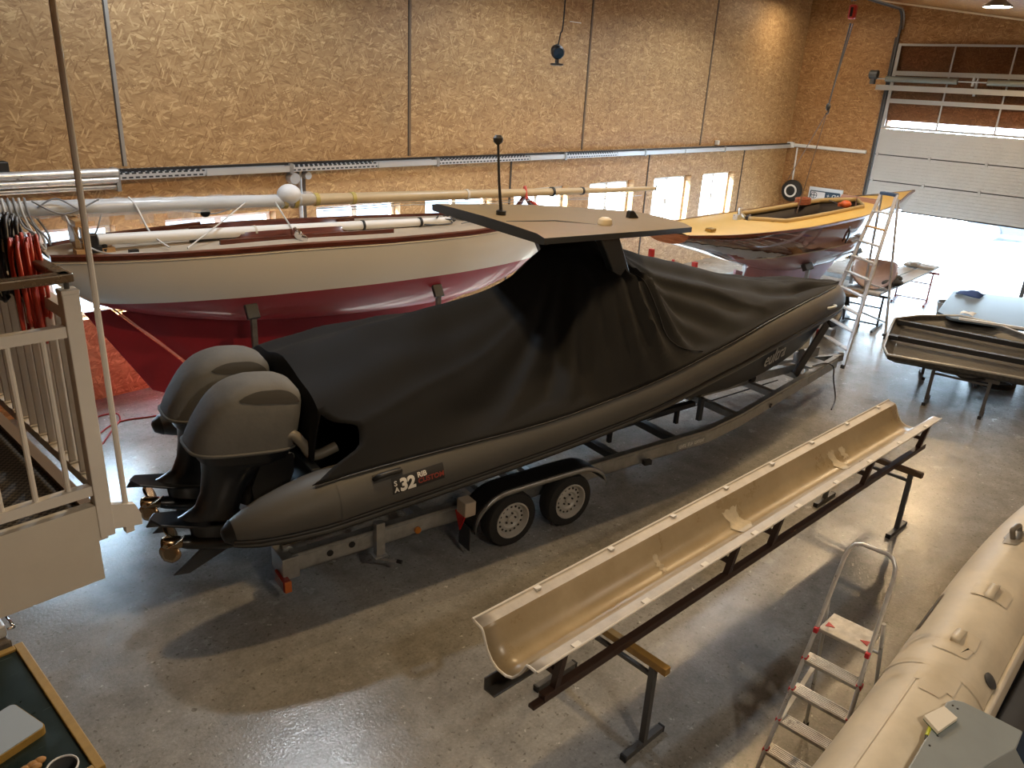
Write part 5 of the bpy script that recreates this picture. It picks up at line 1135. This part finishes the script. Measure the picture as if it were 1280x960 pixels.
# ---- pale car outside
MC = TR(36.0, 6.0, -.21, rad(-75))
car = thing('car', 'pale car parked outside on the snow beyond the raised door', 'car', MC)
M_car = mat('car_paint', (.02, .027, .038), .5, spec=.2)
mb = MB().loft([[Vector((x, sy*w_*k, z)) for sy, k, z in ((-1, .95, .28), (-1, 1, .55), (-1, .97, .85), (-1, .9, h_*.86+.1), (-1, .72, h_), (1, .72, h_), (1, .9, h_*.86+.1), (1, .97, .85), (1, 1, .55), (1, .95, .28))] for x, w_, h_ in ((-2.2, .8, .95), (-2.0, .87, 1.02), (-1.1, .9, 1.06), (-.4, .88, 1.42), (1.1, .88, 1.44), (1.9, .88, 1.05), (2.15, .82, .95))]); obj('body', mb, M_car, car, 40, frame=MC)
mb = MB()
for sy in (-1, 1): mb.box((.35, sy*.80, 1.18), (1.5, .04, .34))
obj('side_window', mb, M_black, car, 0, frame=MC)
for x in (-1.35, 1.35):
    for sy in (-1, 1): obj('wheel', MB().lathe([(.1, -.1), (.31, -.1), (.33, 0), (.31, .1), (.1, .1)], (x, sy*.82, .33), (0, 1, 0), 22), M_rubber, car, 40, frame=MC)
for sy in (-.6, .6): obj('head_lamp', MB().box((-2.17, sy, .72), (.06, .34, .14)), M_chrome, car, 0, frame=MC)
# ================================================================== FOREGROUND: TROUGH, STEPS, TUBE, BALCONY, BENCH
AT = rad(-4.0); MTG = Matrix.Rotation(AT, 4, 'Z')      # frame: s along the trough, t across (far side positive)
tg2 = thing('trough_mould', 'long pale trough shaped mould lying on a brown steel frame', 'trough', MTG @ Matrix.Translation((2.83, 2.9, 1.0)))
prof = [(3.19, 1.262), (3.185, 1.25), (3.105, 1.235), (3.09, 1.215), (3.045, 1.11), (2.99, 1.045), (2.93, 1.018), (2.85, 1.018), (2.79, 1.045), (2.73, 1.115), (2.69, 1.185), (2.672, 1.222), (2.655, 1.228), (2.585, 1.226), (2.578, 1.236)]
def prof_at(s): return [Vector((s, t, z)) for t, z in prof]
M_trin = mat('trough_gelcoat', (.42, .34, .22), .34, noise=.22, nscale=2.2, dark=(.30, .235, .14), nrough=.12)
nt = M_trin.node_tree
M_flange = mat('sanded_flange', (.50, .46, .40), .45, noise=.18, nscale=7)
mb = MB(); ss = stations(2.83, 9.34, 40)
for i in range(39):
    A, B = prof_at(ss[i]), prof_at(ss[i+1])
    for j in range(14): mb.cm = 1 if j in (0, 1, 12, 13) else 0; mb.add([A[j], A[j+1], B[j+1], B[j]], [(0, 1, 2, 3)])
obj('shell', mb, [M_trin, M_flange], tg2, 40, frame=MTG, thick=.014, weld=True)
M_edge = mat('white_cut_edge', (.72, .69, .62), .5)
for s in (2.828, 9.342): obj('end_edge', MB().tube(prof_at(s), .010, 6), M_edge, tg2, 60, frame=MTG)
for t, z in ((3.192, 1.262), (2.576, 1.236)): obj('long_edge', MB().tube([(2.82, t, z), (9.35, t, z)], .009, 6), M_edge, tg2, frame=MTG)
random.seed(4)
for k in range(9): s = 3.2+.72*k; obj('edge_tab', MB().box((s, 2.60, 1.236), (.07, .04, .012)), M_edge, tg2, 0, frame=MTG, bevel=.003)
for k in range(8): s = 3.4+.8*k; obj('edge_tab', MB().box((s, 3.165, 1.262), (.05, .035, .012)), M_edge, tg2, 0, frame=MTG)
M_patch = mat('filler_patch', (.56, .49, .36), .5, noise=.2, nscale=14)
def inside(s, u, k=.006):
    n = len(prof)-1; f = u*n; i = min(n-1, int(f)); a, b = prof[i], prof[i+1]; w_ = f-i; return Vector((s, lerp(a[0], b[0], w_)-.0, lerp(a[1], b[1], w_)+k))
for s0_, w_, lo, hi in ((5.70, .20, .22, .62), (7.62, .13, .22, .60), (7.85, .10, .20, .40), (4.6, .05, .3, .45)):
    P = [[inside(s0_+w_*(i/8-.5)*(1+.25*sin(j*1.7))+.02*sin(3*j), lerp(lo, hi, j/8)+.01*sin(i*2.0), .012) for j in range(9)] for i in range(9)]
    obj('filler_patch', MB().grid(P), M_patch, tg2, 60, frame=MTG)
# welded frame under it
M_brn = mat('brown_frame_paint', (.055, .030, .022), .45, noise=.2, nscale=10)
fr = thing('mould_frame', 'dark brown welded steel frame carrying the long trough', 'frame', MTG @ Matrix.Translation((2.83, 2.9, .8)))
for t in (2.70, 3.08):
    obj('lower_rail', MB().bar((3.02, t, .835), (9.38, t, .835), .06, .06), M_brn, fr, 0, frame=MTG, bevel=.004)
for t in (2.64, 3.13): obj('upper_rail', MB().bar((2.95, t, 1.185), (9.2, t, 1.185), .03, .03), M_brn, fr, 0, frame=MTG)
for s in (3.14, 5.2, 5.9, 7.75, 9.22):
    for t in (2.70, 3.08): obj('post', MB().bar((s, t, .86), (s, t-.05*(1 if t < 2.9 else -1), 1.18), .05, .05, (1, 0, 0)), M_brn, fr, 0, frame=MTG)
    obj('cross_tie', MB().bar((s, 2.70, .98), (s, 3.08, .98), .04, .04), M_brn, fr, 0, frame=MTG)
obj('end_plate', MB().box((3.2, 2.70, .812), (.55, .05, .025)), M_brn, fr, 0, frame=MTG)
mb = MB().bar((2.80, 3.02, .80+.05), (9.0, 3.02, .85), .012, .10).bar((2.80, 2.97, .80+.008), (9.0, 2.97, .808), .10, .012); tag(obj('angle_iron', mb, mat('raw_angle_iron', (.13, .125, .115), .4, .6), None, 0, frame=MTG), 'bare angle iron poking out under the near end of the trough', 'angle iron')
M_ytop = mat('yellow_timber_top', (.42, .25, .07), .5, noise=.25, nscale=8)
G = lambda s, t: tuple((MTG @ Vector((s, t, 0)))[:2])+(0,)
steel_trestle('steel trestle with yellow timber top under the near end of the trough', [(4.10, 2.19, 0), (4.16, 3.10, 0)], .80, 0, None, M_ytop)
steel_trestle('steel trestle with brown top under the far end of the trough', [(8.84, 1.93, 0), (8.90, 2.80, 0)], .80, 0, None, mat('brown_timber_top', (.14, .085, .045), .55))
# ---- domestic step ladder
sl2 = thing('platform_steps', 'small aluminium platform steps with red corner caps beside the beige tube', 'step ladder', (4.6, 1.17, 0))
CY = 1.165
def front(z, side): return Vector((4.20+.388*z, CY+side*interp([(0, .245), (1.25, .175), (1.6, .165), (1.9, .155)], z), z))
M_redc = mat('red_plastic_cap', (.50, .02, .03), .4)
loop = [front(z, 1) for z in (0, .4, .8, 1.25, 1.6, 1.74)]+[front(1.80, 1)+Vector((0, -.008, 0)), front(1.845, 1)+Vector((0, -.035, 0)), front(1.86, 1)+Vector((0, -.075, 0)), front(1.862, -1)+Vector((0, .075, 0)), front(1.845, -1)+Vector((0, .035, 0)), front(1.80, -1)+Vector((0, .008, 0))]+[front(z, -1) for z in (1.74, 1.6, 1.25, .8, .4, 0)]
obj('front_frame', MB().tube(loop, .0145, 10), M_alu, sl2, 60)
M_tread = mat('ribbed_tread', (.52, .50, .46), .45, .4, noise=.25, nscale=18)
for k, z in enumerate((.15, .37, .59, .81, 1.03)):
    a, b = front(z, 1), front(z, -1); st_ = obj('step', MB().bar(a+Vector((.045, 0, 0)), b+Vector((.045, 0, 0)), .11, .028), M_tread, sl2, 0, bevel=.004)
    mb = MB()
    for j in range(6): d_ = Vector((.005+.016*j, 0, .016)); mb.bar(a+d_+Vector((0, -.03, 0)), b+d_+Vector((0, .03, 0)), .007, .005)
    obj('tread_ribs', mb, M_alu, st_, 0)
    for p in (a, b): obj('corner_cap', MB().box(p+Vector((.02, .0, .004)), (.055, .036, .042)), M_redc, st_, 0, bevel=.006)
z = 1.25; pl = obj('platform', MB().prism([(4.685, CY+.165, z-.015), (4.685, CY-.165, z-.015), (4.93, CY-.155, z-.015), (4.93, CY+.155, z-.015)], (0, 0, .028)), M_tread, sl2, 0, bevel=.006)
for sy in (1, -1):
    obj('red_marker', MB().prism([(4.74, CY+sy*.14, z+.0135), (4.80, CY+sy*.14, z+.0135), (4.77, CY+sy*.085, z+.0135)], (0, 0, .003)), M_redc, pl, 0)
    obj('corner_cap', MB().box((4.68, CY+sy*.172, z), (.05, .03, .04)), M_redc, pl, 0, bevel=.006)
    obj('back_leg', MB().tube([(4.83, CY+sy*.185, 1.42), (4.90, CY+sy*.19, 1.2), (5.20, CY+sy*.235, .0)], .013, 9), M_alu, sl2, 60)
obj('back_tie', MB().cyl((5.11, CY-.22, .35), (5.11, CY+.22, .35), .010, 8), M_alu, sl2)
obj('back_tie', MB().cyl((4.93, CY-.19, 1.12), (4.93, CY+.19, 1.12), .010, 8), M_alu, sl2)
obj('side_stay', MB().bar((4.43, CY+.2, .60), (5.0, CY+.205, .78), .03, .012), mat('pale_stay', (.55, .52, .45), .5), sl2, 0)
for p in [front(0, 1), front(0, -1), Vector((5.20, CY+.235, 0)), Vector((5.20, CY-.235, 0))]: obj('rubber_foot', MB().cyl(p, p+Vector((0, 0, .05)), .022, 10), M_black, sl2)
# ---- beige inflatable in the corner
ib = thing('inflatable_boat', 'beige inflatable boat with blue inside and grab handles', 'inflatable boat', (4.5, .1, .6))
M_bei = mat('beige_hypalon', (.62, .55, .42), .5, noise=.16, nscale=2.6, bump=.12, bscale=7, nrough=.08)
TP = [(2.2, .60, 1.16), (3.2, .58, 1.17), (4.2, .565, 1.18), (5.2, .56, 1.19), (6.2, .55, 1.20), (7.2, .49, 1.22), (8.0, .36, 1.25), (8.7, .10, 1.28), (9.1, -.25, 1.30), (9.25, -.7, 1.31)]
tpth = smooth_path(TP, 6); TR_ = .305
obj('side_tube', MB().tube(tpth, TR_, 36), M_bei, ib, 60)
tp2 = smooth_path([(x, -1.4-y, z) for x, y, z in TP], 6); obj('side_tube', MB().tube(tp2, TR_, 28), M_bei, ib, 60)
obj('inner_floor', MB().prism([(2.3, .45, .80), (7.6, .40, .80), (8.8, -.2, .86), (9.0, -.7, .9), (8.8, -1.2, .86), (7.6, -1.8, .80), (2.3, -1.85, .80)], (0, 0, .05)), mat('blue_liner', (.012, .035, .075), .45), ib, 0)
mb = MB().loft([[Vector((s, -.7+.95*k*f, z)) for k, z in ((-1, 1.02), (-.85, .80), (0, .55), (.85, .80), (1, 1.02))] for s, f in ((2.3, 1), (5, 1), (7, .95), (8.3, .6), (9.0, .15))], False, False); obj('hull', mb, M_dkgrey, ib, 40, thick=.03)
def tube_pt(x, ang, k=0):
    i = min(range(len(tpth)-1), key=lambda j: abs(tpth[j].x-x)); c = tpth[i].lerp(tpth[i+1], max(0, min(1, (x-tpth[i].x)/max(1e-6, tpth[i+1].x-tpth[i].x))))
    t = (tpth[i+1]-tpth[i]).normalized(); n = Vector((0, 0, 1)).cross(t).normalized(); return c+n*((TR_+k)*sin(ang))+Vector((0, 0, (TR_+k)*cos(ang)))      # ang 0 = top, positive towards the steps
for x, a in ((4.08, 0.0),):
    pass
def patch(x, ang, lx, la, k=.004, n=9, power=4):
    """rounded patch bonded to the tube"""
    P = []
    for i in range(n):
        r = []
        for j in range(n):
            u, v = -1+2*i/(n-1), -1+2*j/(n-1); f = max(abs(u), abs(v)); l = (abs(u)**power+abs(v)**power)**(1/power) or 1; u, v = u*f/l, v*f/l
            r.append(tube_pt(x+u*lx, ang+v*la, max(.0045, k*(1.0 if f < .99 else .6))))
        P.append(r)
    return MB().grid(P)
M_bei2 = mat('beige_patch', (.57, .50, .375), .45, noise=.1, nscale=5)
for x, a in ((4.88, .06), (5.62, -.02)):
    p_ = obj('handle_patch', patch(x, a, .135, .38, .007), M_bei2, ib, 60)
    c = [tube_pt(x+d, a, k) for d, k in ((-.09, .004), (-.06, .022), (0, .028), (.06, .022), (.09, .004))]
    P = [[q+Vector((0, o_, 0)) for o_ in (-.028, .028)] for q in smooth_path(c, 4)]; obj('webbing_handle', MB().grid(P), M_bei2, p_, 60, thick=.008)
x, a = 6.55, .28
p_ = obj('handle_pad', patch(x, a, .11, .22, .008), mat('grey_pad', (.25, .22, .17), .5), ib, 60)
c = [tube_pt(x+d, a, k) for d, k in ((-.085, 0), (-.075, .05), (-.02, .075), (.03, .075), (.08, .05), (.09, 0))]; obj('moulded_handle', MB().tube(smooth_path(c, 4), .02, 8), mat('dark_beige_plastic', (.15, .13, .10), .45), p_, 60)
obj('patch', patch(4.42, -.02, .14, .36, .004), M_bei2, ib, 60)
mb = MB().grid([[tube_pt(x, a, .005) for a in (.98, 1.06, 1.14)] for x in stations(5.05, 5.6, 12)]); obj('dark_strap_end', mb, mat('dark_webbing', (.09, .075, .055), .6), ib, 60)
obj('tube_seam', MB().grid([[tube_pt(x+.0, a, .003) for a in stations(-1.2, 1.5, 24)] for x in (4.54, 4.60)]), M_bei2, ib, 60)
obj('tube_seam', MB().grid([[tube_pt(x, a, .003) for a in (.28, .33)] for x in stations(2.3, 4.5, 20)]), M_bei2, ib, 60)
mb = MB().lathe([(.045, 0), (.05, .012), (.03, .02), (.0, .022)], tube_pt(4.78, -.80, .0), (0, -.7, .7), 14); obj('valve_cap', mb, M_dkgrey, ib)
obj('inner_rail', MB().tube([tube_pt(x, -1.05, .012) for x in stations(2.3, 8.0, 22)], .022, 6), M_offw, ib, 60)
# boat stands on timber trestles hidden below it
for x in (3.6, 6.8): tag(obj('timber_support', MB().box((x, -.7, .27), (.12, 1.6, .54)), M_pine, None, 0), 'timber beam across the floor below the beige inflatable', 'timber beam', 'timber beams below the beige inflatable')
# grey moulded panel lying on the tube
gp = thing('grey_panel', 'grey moulded panel lying across the tube of the beige inflatable', 'panel', (4.1, .2, 1.49))
M_gp = mat('blue_grey_panel', (.235, .265, .27), .4, noise=.08, nscale=4)
c0 = onZ(1186, 872, 1.52); pc = [onZ(x, y, 1.52) for x, y in ((1178, 886), (1183, 877), (1192, 874), (1205, 877), (1242, 895), (1279, 914), (1271, 934), (1190, 985), (1120, 985))]
obj('panel_top', MB().prism([Vector((p.x, p.y, 1.495)) for p in pc], (0, 0, .025)), M_gp, gp, 0, bevel=.008)
a, b = onZ(1270, 932, 1.53), onZ(1190, 985, 1.53)
obj('panel_rib', MB().prism([Vector((a.x, a.y, 1.52)), Vector((b.x, b.y, 1.52)), Vector((b.x-.05, b.y-.30, 1.25)), Vector((a.x-.05, a.y-.25, 1.25))], (0, 0, -.02)), M_gp, gp, 0, bevel=.008)
for px, py in ((1191, 882), (1197, 886), (1162, 932), (1172, 920)):
    p = onZ(px, py, 1.52); obj('screw_hole', MB().cyl(p+Vector((0, 0, -.002)), p+Vector((0, 0, .002)), .006, 8), M_black, gp)
q = [onZ(x, y, 1.55) for x, y in ((1155, 894), (1180, 882), (1197, 897), (1173, 914))]
nb = thing('notebook', 'small open notebook with green cover at the edge of the grey panel', 'notebook', (q[0]+q[2])/2)
obj('cover', MB().prism([Vector((p.x, p.y, 1.522)) for p in q], (0, 0, .006)), mat('green_cover', (.02, .11, .06), .5), nb, 0)
obj('pages', MB().prism([Vector((p.x, p.y, 1.528)) for p in q], (.004, 0, .018)), mat('paper', (.72, .68, .58), .6), nb, 0)
mb = MB(); u_ = q[1]-q[0]; v_ = q[3]-q[0]
p1, p2 = onZ(1156, 927, 1.50), onZ(1163, 909, 1.50); p1.z = p2.z = 1.512
mk = thing('marker_pen', 'bright yellow green marker pen beside the notebook', 'pen', p1)
d_ = (p2-p1)
obj('pen_body', MB().cyl(p1+d_*.25, p2, .011, 12), mat('lime_plastic', (.45, .50, .02), .4), mk); obj('pen_tip', MB().cyl(p1, p1+d_*.25, .006, 10, .010), M_black, mk)
# ---- balcony with stair rails at the left
bal = thing('balcony', 'off white steel balcony with slatted side rail on the near left', 'balcony', (.98, 3.23, 2.45))
M_bal = mat('cream_railing_paint', (.66, .63, .57), .5, noise=.08, nscale=3)
M_fas = mat('pale_fascia', (.58, .54, .46), .55, noise=.08, nscale=2)
bx, by = .985, 3.23
obj('fascia', MB().box((bx-2.0, by-.0, 2.745), (4.0, .05, .17)), M_fas, bal, 0)
obj('lower_panel', MB().box((bx-2.03, by+.02, 2.555), (4.0, .04, .205)), M_fas, bal, 0)
obj('side_beam', MB().box((bx-.06, by+2.2, 2.60), (.05, 4.3, .30)), M_dkgrey, bal, 0)
M_grate = mat('dark_grating', (.085, .075, .062), .6, .2)
nt = M_grate.node_tree; N = nt.nodes; L = nt.links; g_ = N.new('ShaderNodeNewGeometry'); wv = N.new('ShaderNodeTexChecker'); wv.inputs['Scale'].default_value = 60
wv.inputs['Color1'].default_value = (.10, .085, .065, 1); wv.inputs['Color2'].default_value = (.02, .018, .016, 1); L.new(g_.outputs['Position'], wv.inputs['Vector']); L.new(wv.outputs['Color'], N['Principled BSDF'].inputs['Base Color'])
obj('deck_grating', MB().box((bx-2.03, by+2.2, 2.755), (3.95, 4.3, .03)), M_grate, bal, 0)
obj('deck_edging', MB().box((bx-.028, by+2.2, 2.765), (.05, 4.3, .05)), mat('brown_edging', (.20, .14, .085), .5), bal, 0)
cp_ = obj('corner_post', MB().box((bx, by, 3.21), (.062, .062, 1.08)), M_bal, bal, 0, bevel=.004)
obj('post_cap', MB().box((bx, by, 3.755), (.066, .066, .02)), M_bal, cp_, 0, bevel=.004); obj('rail_pin', MB().cyl((bx, by, 3.75), (bx, by, 3.82), .010, 8), M_dkgrey, cp_)
for y in (5.3, 7.2): obj('rear_post', MB().box((bx, y, 3.21), (.06, .06, 1.08)), M_bal, bal, 0)
M_hand = mat('brown_steel_handrail', (.17, .135, .095), .28, .6, nrough=.08)
mb = MB().bar((bx+.01, by-.02, 3.815), (bx-4, by-.02, 3.815), .055, .035).bar((bx-.01, by-.045, 3.815), (bx-.01, by+4.2, 3.815), .055, .035); obj('handrail', mb, M_hand, bal, 0, bevel=.006)
obj('top_rail', MB().bar((bx, by+.03, 3.665), (bx, by+4.2, 3.665), .045, .05), M_bal, bal, 0)
obj('top_rail', MB().bar((bx-.03, by, 3.60), (bx-4, by, 3.60), .04, .045), M_bal, bal, 0)
obj('bottom_rail', MB().bar((bx, by+.03, 2.895), (bx, by+4.2, 2.895), .045, .045), M_bal, bal, 0)
obj('bottom_rail', MB().bar((bx-.03, by, 2.90), (bx-4, by, 2.90), .04, .045), M_bal, bal, 0)
for k in range(31):
    y = by+.14+.128*k; s_ = obj('slat', MB().box((bx+.006, y, 3.285), (.050, .014, .76)), M_bal, bal, 0, bevel=.003)
    obj('slat_block', MB().box((bx, y, 2.915), (.05, .05, .02)), M_bal, s_, 0)
for k in range(14):
    x = bx-.115-.122*k
    obj('baluster', MB().cyl((x, by, 2.92), (x, by, 3.60), .011, 8), M_bal, bal)
obj('pole_bracket', MB().prism([(bx+.03, by-.02, 2.69), (bx+.15, by-.02, 2.665), (bx+.15, by-.02, 2.72), (bx+.13, by-.02, 2.775), (bx+.03, by-.02, 2.81)], (0, .03, 0)), M_bal, bal, 0)
px_ = 1.082
po = thing('tall_pole', 'slim cream pole rising past the balcony corner to the roof', 'pole', (px_, by, 2.66))
obj('tube', MB().cyl((px_, by, 2.75), (px_, by, ceil_z(by)), .0125, 10), M_bal, po); obj('socket', MB().box((px_, by, 2.70), (.035, .035, .11)), M_bal, po, 0)
# props on the steel columns so the balcony stands
for x, y in ((-1.8, 3.4), (-1.8, 7.3)): obj('column', MB().box((x, y, 1.22), (.1, .1, 2.45)), M_dkgrey, bal, 0)
obj('column', MB().box((.55, 7.3, 1.22), (.1, .1, 2.45)), M_dkgrey, bal, 0)
# cables over the handrail: a red hose and a dark lead
random.seed(2); cy_ = by+.40
def coil(name, lab, cat, m, r, n, yc, z0, depth, half, seed, loops=None):
    random.seed(seed); mb = MB()
    for k in range(n):
        h_ = half*random.uniform(.75, 1.1); d_ = depth*random.uniform(.75, 1.1); dx_ = random.uniform(-.05, .05); y0_ = yc+random.uniform(-.06, .06)
        pts = []
        for j in range(20):
            a = 2*pi*j/20; sx_ = .048 if sin(a) < 99 else 0
            pts.append(Vector((bx-.01+dx_+.055*cos(a*1+random.uniform(-.1, .1)), y0_+h_*cos(a), z0+.03+random.uniform(0, .02)+ (d_/2)*(sin(a)-1))))
        pts = smooth_path(pts+[pts[0]], 2)[:-1]; mb.tube(pts, r, 7, closed=True)
    o = obj(name, mb, m, None, 60); tag(o, lab, cat); return o
M_rhose = mat('red_hose', (.50, .045, .02), .4); M_lead = mat('dark_lead', (.02, .024, .035), .5)
coil('hose_coil', 'orange red hose coiled over the balcony handrail', 'hose', M_rhose, .0075, 15, by+.42, 3.85, .40, .20, 21)
coil('cable_coil', 'black cable coil hung on the balcony handrail behind the red hose', 'cable', M_lead, .009, 20, by+.66, 3.90, .36, .17, 33)
mb = MB().ball((.42, by+.42, 3.02), (.20, .26, .24), 16, 10); tag(obj('tool_bag', mb, mat('black_bag', (.012, .012, .013), .7, bump=.3, bscale=12), None, 60), 'black bag standing on the balcony grating', 'bag')
mb = MB().box((.70, by+1.15, 2.86), (.12, .2, .16)).tube([(.70, by+1.08, 2.94), (.70, by+1.10, 3.02), (.70, by+1.2, 3.02), (.70, by+1.22, 2.94)], .01, 6); tag(obj('small_case', mb, mat('plum_case', (.06, .03, .05), .5), None, 0, bevel=.015), 'small plum coloured case near the slatted rail', 'case')
# ---- work bench under the balcony
wb = thing('work_bench', 'work bench with dark green top and yellow edging under balcony', 'bench', (0, 4.5, 0))
M_green = mat('scratched_green_top', (.012, .024, .02), .3, noise=.35, nscale=4, nrough=.1)
nt = M_green.node_tree; N = nt.nodes; L = nt.links; mpn = N.new('ShaderNodeMapping'); mpn.inputs['Scale'].default_value = (3, 40, 1); mpn.inputs['Rotation'].default_value = (0, 0, .5); tcn = N.new('ShaderNodeTexCoord'); nzn = N.new('ShaderNodeTexNoise'); nzn.inputs['Scale'].default_value = 1.2; nzn.inputs['Detail'].default_value = 4
L.new(tcn.outputs['Object'], mpn.inputs[0]); L.new(mpn.outputs[0], nzn.inputs['Vector']); rr_ = N.new('ShaderNodeValToRGB'); rr_.color_ramp.elements[0].position = .70; rr_.color_ramp.elements[1].position = .76; L.new(nzn.outputs['Fac'], rr_.inputs[0])
mxn = N.new('ShaderNodeMix'); mxn.data_type = 'RGBA'; prev = N['Principled BSDF'].inputs['Base Color'].links[0].from_socket; L.new(rr_.outputs['Color'], mxn.inputs[0]); L.new(prev, mxn.inputs[6]); mxn.inputs[7].default_value = (.16, .20, .18, 1); L.new(mxn.outputs[2], N['Principled BSDF'].inputs['Base Color'])
M_yedge = mat('yellow_edge_band', (.40, .25, .06), .5, noise=.2, nscale=10)
obj('bench_top', MB().box((-.36, 4.50, .86), (2.56, 1.32, .05)), M_green, wb, 0)
for q_ in ((.945, 4.505, .055, 1.41), (-.36, 5.18, 2.56, .05), (-.36, 3.825, 2.56, .05)): obj('edge_band', MB().box((q_[0], q_[1], .872), (q_[2], q_[3], .06)), M_yedge, wb, 0, bevel=.006)
for x, y in ((.85, 5.08), (.85, 3.92), (-1.5, 5.08), (-1.5, 3.92)): obj('leg', MB().box((x, y, .42), (.08, .08, .84)), M_pine, wb, 0)
R_ = Matrix.Rotation(rad(0), 3, 'Z')
ta, tb_, tc_, td = onZ(28, 877, .95), onZ(48, 912, .95), onZ(0, 940, .95), onZ(0, 889, .95)
ux = (ta-td).normalized(); uy = (tb_-ta).normalized()
def rrect(c, w_, h_, z, r=.03, n=5):
    out = []
    for sx_, sy_, a0 in ((1, 1, 0), (-1, 1, 90), (-1, -1, 180), (1, -1, 270)):
        for k in range(n): a = rad(a0+90*k/(n-1)); out.append((sx_*(w_/2-r)+r*cos(a), sy_*(h_/2-r)+r*sin(a)))
    R2 = Matrix.Rotation(rad(14), 2); return [Vector((c[0]+(R2 @ Vector(p))[0], c[1]+(R2 @ Vector(p))[1], z)) for p in out]
cc = (.40, 4.34)
bd = thing('cutting_board', 'pale blue board with yellow edges lying on the green bench top', 'board', (cc[0], cc[1], .885))
obj('board_core', MB().prism(rrect(cc, .80, .33, .886), (0, 0, .05)), M_yedge, bd, 0); obj('board_face', MB().prism(rrect(cc, .79, .32, .936), (0, 0, .006)), mat('pale_blue_laminate', (.40, .47, .53), .35), bd, 0)
p = onZ(78, 960, .98); jr = thing('glass_jar', 'open round jar near the corner of the green bench top', 'jar', (p.x, p.y, .885))
obj('jar_wall', MB().lathe([(.055, 0), (.075, .02), (.08, .10), (.075, .10), (.068, .02), (.0, .012)], (p.x, p.y, .886), (0, 0, 1), 24, False), mat('jar_grey', (.10, .105, .11), .15, coat=.5), jr, 50)
obj('jar_rim', MB().tube([(p.x+.078*cos(a), p.y+.078*sin(a), .988) for a in [2*pi*k/24 for k in range(24)]], .006, 6, closed=True), M_white, jr, 60)
p = onZ(44, 958, .90); mb = MB(); random.seed(6)
for k in range(5): mb.ball((p.x+random.uniform(-.05, .05), p.y+random.uniform(-.03, .03), .905), (.035, .025, .02), 8, 5)
tag(obj('sponge_scrap', mb, mat('orange_scrap', (.42, .22, .07), .7), None, 50), 'small heap of orange scrap on the bench beside the jar', 'scrap')
# steel vice behind the bench
vs = thing('machine_block', 'worn steel machine block at the far end of the bench', 'machine', (.7, 5.5, 0))
M_worn = mat('worn_cast_iron', (.20, .17, .14), .45, .5, noise=.4, nscale=14)
obj('base', MB().box((.62, 5.5, .36), (.5, .4, .72)), M_worn, vs, 0, bevel=.01); obj('body', MB().box((.66, 5.48, .80), (.55, .34, .16)), M_worn, vs, 0, bevel=.02)
obj('jaw', MB().box((.80, 5.46, .93), (.25, .22, .10)), M_alu, vs, 0, bevel=.015); obj('clamp_loop', MB().tube([(.93, 5.36, .93), (.97, 5.36, .93), (.97, 5.54, .93), (.93, 5.54, .93)], .012, 6), M_chrome, vs, 60)
# red lead on the floor behind the outboards
mb = MB(); pts = [onZ(x, y) for x, y in ((118, 566), (128, 556), (142, 536), (150, 526), (146, 518), (128, 520), (119, 524))]
mb.tube(smooth_path([Vector((p.x, p.y, .012)) for p in pts], 5), .011, 6); mb.tube(smooth_path([Vector((p.x, p.y, .012)) for p in [onZ(x, y) for x, y in ((118, 549), (138, 533), (158, 526), (180, 523), (200, 520))]], 5), .011, 6)
tag(obj('extension_lead', mb, mat('red_lead', (.30, .02, .02), .5), None, 60), 'thin red lead curling over the floor below the red rudder', 'cable')
# ================================================================== LIGHT
w = bpy.data.worlds.new('world'); sc.world = w; w.use_nodes = True
bg = w.node_tree.nodes['Background']; bg.inputs[0].default_value = (.60, .81, 1.0, 1); bg.inputs[1].default_value = 26.0
sl_ = bpy.data.lights.new('sun', 'SUN'); sl_.energy = 110; sl_.color = (1, .95, .88); sl_.angle = rad(.6)
so_ = bpy.data.objects.new('sun', sl_); COL.objects.link(so_); so_.rotation_euler = Vector((-.72, .62, .52)).to_track_quat('Z', 'Y').to_euler()
def portal(name, loc, rot, sx, sy):
    l = bpy.data.lights.new(name, 'AREA'); l.shape = 'RECTANGLE'; l.size = sx; l.size_y = sy; l.cycles.is_portal = True
    o = bpy.data.objects.new(name, l); COL.objects.link(o); o.location = loc; o.rotation_euler = rot
for i, (a, b) in enumerate(WIN): portal('window_portal', ((a+b)/2, WY+WT+.02, (WZ0+WZ1)/2), (rad(-90), 0, 0), b-a, WZ1-WZ0)
portal('door_portal', (BX+.36, (DY0+DY1)/2, DZ/2), (0, rad(90), 0), DZ, DY1-DY0)
def lamp(x, y, power, col, size=.3, drop=.35, spread=None):
    l = bpy.data.lights.new('ceiling_or_fill_light', 'SPOT'); l.energy = power; l.color = col; l.shadow_soft_size = size/2; l.spot_size = rad(spread or 165); l.spot_blend = .35
    o = bpy.data.objects.new('ceiling_or_fill_light', l); COL.objects.link(o); o.location = (x, y, ceil_z(y)-drop)
WARM = (1, .70, .38); COOL = (.82, .91, 1)
for x in (5.0, 10.5, 16.0, 21.5): lamp(x, 4.4, 430, WARM)
for x in (5.3, 11.5, 17.5): lamp(x, 8.7 if x < 10 else 8.2, 500 if x < 10 else 420, COOL)
lamp(2.0, -1.5, 330, (1, .86, .68)); lamp(9.0, -2.0, 170, (1, .86, .68))  # unseen fill lights added on the camera side to brighten balcony and foreground
sc.view_settings.view_transform = 'Standard'; sc.view_settings.look = 'None'; sc.view_settings.gamma = 1; sc.view_settings.exposure = 0
sc.view_settings.use_curve_mapping = False
